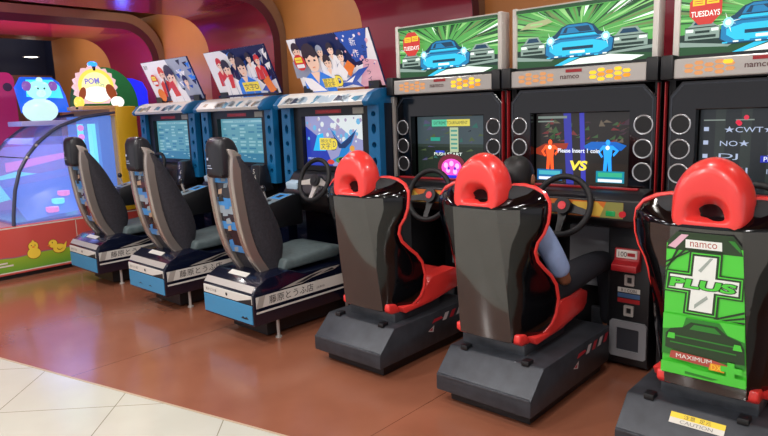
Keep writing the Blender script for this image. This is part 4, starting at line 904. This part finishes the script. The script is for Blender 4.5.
    f = MB(); f.ell((-.33, .16, 1.77), (.05, .12, .095), glow('animal_ice', '#a4f0f4', 1.15), 16, 10).ell((-.33, .15, 1.57), (.07, .17, .12), glow('animal_white', '#cdf2ee', 1.0), 16, 10); f.ell((-.3, .16, 1.74), (.04, .05, .04), MATS['animal_white'], 12, 8); fo = f.build('animal_figure', t)
    for y in (.04, .285):
        MB().ell((-.31, y, 1.81), (.02, .045, .05), glow('animal_ear', '#8c5cb8', .9), 12, 8).build('animal_ear', fo)
    for y in (.13, .19): MB().ell((-.275, y, 1.785), (.012, .008, .01), INK, 8, 6).build('animal_eye', fo)
    MB().ell((-.33, .17, 1.87), (.03, .03, .03), MATS['animal_white'], 10, 7).build('animal_topknot', fo)
    l = bpy.data.lights.new('playfield_lamp', 'AREA'); l.energy = 7; l.color = (.25, .35, 1); l.size = .7; o = bpy.data.objects.new('playfield_lamp', l); C.objects.link(o); o.parent = t; o.location = (-.6, .3, 1.3); o.rotation_euler = (0, 0, 0)
    for nm, co, en, lo in (('violet_fill', (.55, .25, 1), 22, (-.75, -.5, 1.75)), ('blue_fill', (.15, .35, 1), 38, (-.3, -1.1, 1.3)), ('pink_fill', (1, .35, .7), 12, (-1.1, .5, 1.75))):  # added upward colour fills that tint the ribs, no real fixtures
        l = bpy.data.lights.new(nm, 'AREA'); l.energy = en; l.color = co; l.size = .4; o = bpy.data.objects.new(nm, l); C.objects.link(o); o.parent = t; o.location = lo; o.rotation_euler = (math.pi, 0, 0)
    l = bpy.data.lights.new('rib_glow_fill', 'POINT'); l.energy = 10; l.color = (.06, .12, 1); l.shadow_soft_size = .06; o = bpy.data.objects.new('rib_glow_fill', l); C.objects.link(o); o.parent = t; o.location = (-.95, 1.4, 1.95)  # added blue light away from the beacon, to tint the rib behind
kiddie()
pk = MB(); n = 12
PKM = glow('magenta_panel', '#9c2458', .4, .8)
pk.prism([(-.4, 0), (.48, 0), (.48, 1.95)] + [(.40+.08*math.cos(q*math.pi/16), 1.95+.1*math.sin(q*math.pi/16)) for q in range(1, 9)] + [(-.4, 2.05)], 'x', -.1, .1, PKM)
t = thing('game_cabinet', 'magenta game cabinet at the far left edge behind the clear dome', 'arcade machine', (-6.05, -.02, 0))
pk.build('body', t, smooth=False); MB().cyl((.1, .4, 1.88), (.105, .4, 1.88), .05, DARK, 20).build('speaker_hole', t)
downlight(-8.9, 1.75, 2.52, .1, 'small bright lamp in the dark passage beyond the orange wall', 'passage lamp')

#__PERSON__
# ================================================================ PERSON in the middle red-seat machine
def skin_mesh(name, joints, edges, m, parent=None, sub=2):
    me = bpy.data.meshes.new(name); me.from_pydata([j[:3] for j in joints], edges, []); me.materials.append(m)
    o = bpy.data.objects.new(name, me); C.objects.link(o)
    sk = o.modifiers.new('skin', 'SKIN'); sk.use_smooth_shade = True
    for i, j in enumerate(joints):
        r = j[3]; me.skin_vertices[0].data[i].radius = (r, r) if not isinstance(r, tuple) else r
    me.skin_vertices[0].data[0].use_root = True
    s = o.modifiers.new('sub', 'SUBSURF'); s.levels = sub; s.render_levels = sub
    if parent: o.parent = parent
    return o
SKIN = mat('skin_brown', '#8a5a40', .5); SHIRT = mat('shirt_light_blue', '#8fa6cf', .8, noise=.06, nscale=20); TROU = mat('trousers_dark', '#14161f', .8); HAIR = mat('hair_black', '#0b0a0c', .5); SHOE = mat('shoe_black', '#101012', .4)
PX = .865
pt = thing('person', 'person in light blue shirt and dark trousers sitting in a red-edged seat', 'person', (PX, .36, .45))
def W(x, y, z): return (x-PX, y-.36, z-.45)
# body (skin): one continuous figure
J = [W(.865, .36, .52)+(.10,), W(.865, .31, .68)+(.095,), W(.865, .30, .84)+(.11,), W(.865, .32, .92)+(.06,), W(.865, .35, .98)+(.045,), W(.865, .39, 1.07)+(.07,), W(.865, .40, 1.13)+(.072,),
     W(1.00, .32, .90)+(.05,), W(1.055, .41, .73)+(.047,), W(1.07, .52, .57)+(.034,), W(1.0, .60, .61)+(.028,), W(.925, .665, .65)+(.021,),
     W(.73, .32, .90)+(.05,), W(.675, .41, .73)+(.042,), W(.66, .52, .60)+(.034,), W(.73, .60, .62)+(.028,), W(.80, .665, .65)+(.021,),
     W(.965, .42, .49)+(.075,), W(1.03, .72, .57)+(.065,), W(1.07, 1.0, .60)+(.052,), W(1.05, 1.1, .35)+(.042,), W(1.04, 1.13, .14)+(.03,),
     W(.77, .42, .49)+(.075,), W(.75, .72, .56)+(.065,), W(.75, 1.0, .58)+(.052,), W(.76, 1.1, .35)+(.042,), W(.77, 1.13, .14)+(.03,)]
Ed = [(0, 1), (1, 2), (2, 3), (3, 4), (4, 5), (5, 6), (3, 7), (7, 8), (8, 9), (9, 10), (10, 11), (3, 12), (12, 13), (13, 14), (14, 15), (15, 16), (0, 17), (17, 18), (18, 19), (19, 20), (20, 21), (0, 22), (22, 23), (23, 24), (24, 25), (25, 26)]
skin_mesh('body', J, Ed, SKIN, pt)
def grow(ids, ed, g, m, name, ext=None):
    js = [J[i][:3] + (J[i][3]*g+.006,) for i in ids]
    if ext:
        for a_, b_, f, rr in ext:
            p = Vector(J[a_][:3]).lerp(Vector(J[b_][:3]), f); js.append(tuple(p) + (rr,))
    return skin_mesh(name, js, ed, m, pt)
# shirt covers trunk, upper arms to just above the elbow
grow([0, 1, 2, 3, 7, 8, 12, 13], [(0, 1), (1, 2), (2, 3), (3, 4), (4, 5), (3, 6), (6, 7), (5, 8), (7, 9)], 1.12, SHIRT, 'shirt', [(8, 9, .72, .056), (13, 14, .72, .056)])
grow([0, 17, 18, 19, 20, 22, 23, 24, 25], [(0, 1), (1, 2), (2, 3), (3, 4), (0, 5), (5, 6), (6, 7), (7, 8), (4, 9), (8, 10)], 1.14, TROU, 'trousers', [(20, 21, .85, .045), (25, 26, .85, .045)])
for i in (21, 26):
    x, y, z = J[i][:3]; MB().ell((x, y+.06, z-.09), (.045, .12, .045), SHOE, 16, 10).build('shoe', pt)
hx, hy, hz = W(.865, .405, 1.11)
hair = MB(); rings = []
for i in range(1, 12):
    R = []
    for b_ in range(20):
        fr = max(0, math.sin(b_*math.pi/10)); q = math.pi*i/12*(.70-.33*fr**.7)
        R.append((hx+.083*math.sin(q)*math.cos(b_*math.pi/10), hy-.012+.098*math.sin(q)*math.sin(b_*math.pi/10), hz-.005+.105*math.cos(q)))
    rings.append(R)
hair.loft(rings, HAIR).build('hair', pt)
fz = MB(); fz.ell((hx, hy+.07, hz-.035), (.012, .02, .02), SKIN, 10, 8); fz.build('nose', pt)
for sg in (-1, 1):
    MB().ell((hx+sg*.028, hy+.058, hz-.008), (.013, .01, .008), mat('eye_white', '#e8e4de', .3), 10, 6).ell((hx+sg*.028, hy+.0655, hz-.008), (.006, .004, .006), INK, 8, 6).build('eye', pt)
    MB().ell((hx+sg*.08, hy+.0, hz-.02), (.012, .02, .03), SKIN, 10, 8).build('ear', pt)
MB().ell((hx, hy+.058, hz-.072), (.024, .01, .006), mat('lip', '#7a4038', .5), 10, 6).build('mouth', pt)
# relaxed hands resting on the thighs, fingers slightly curled
for sg, wc in ((1, (.925, .665, .65)), (-1, (.80, .665, .65))):
    wx, wy, wz = wc; js = [W(wx, wy, wz)+(.02,), W(wx-sg*.015, wy+.05, wz-.002)+((.032, .014),)]; ed = [(0, 1)]
    for f in range(4):
        bx = wx-sg*.015 + sg*(.026-.017*f); L = (.03, .036, .034, .026)[f]; b0 = len(js)
        js += [W(bx, wy+.082, wz+.0)+(.0095,), W(bx, wy+.082+L*.8, wz-.006)+(.0088,), W(bx, wy+.082+L*1.35, wz-.026)+(.008,)]; ed += [(1, b0), (b0, b0+1), (b0+1, b0+2)]
    b0 = len(js); js += [W(wx-sg*.045, wy+.05, wz-.004)+(.011,), W(wx-sg*.055, wy+.085, wz-.012)+(.009,)]; ed += [(1, b0), (b0, b0+1)]
    skin_mesh('hand', js, ed, SKIN, pt, 1)
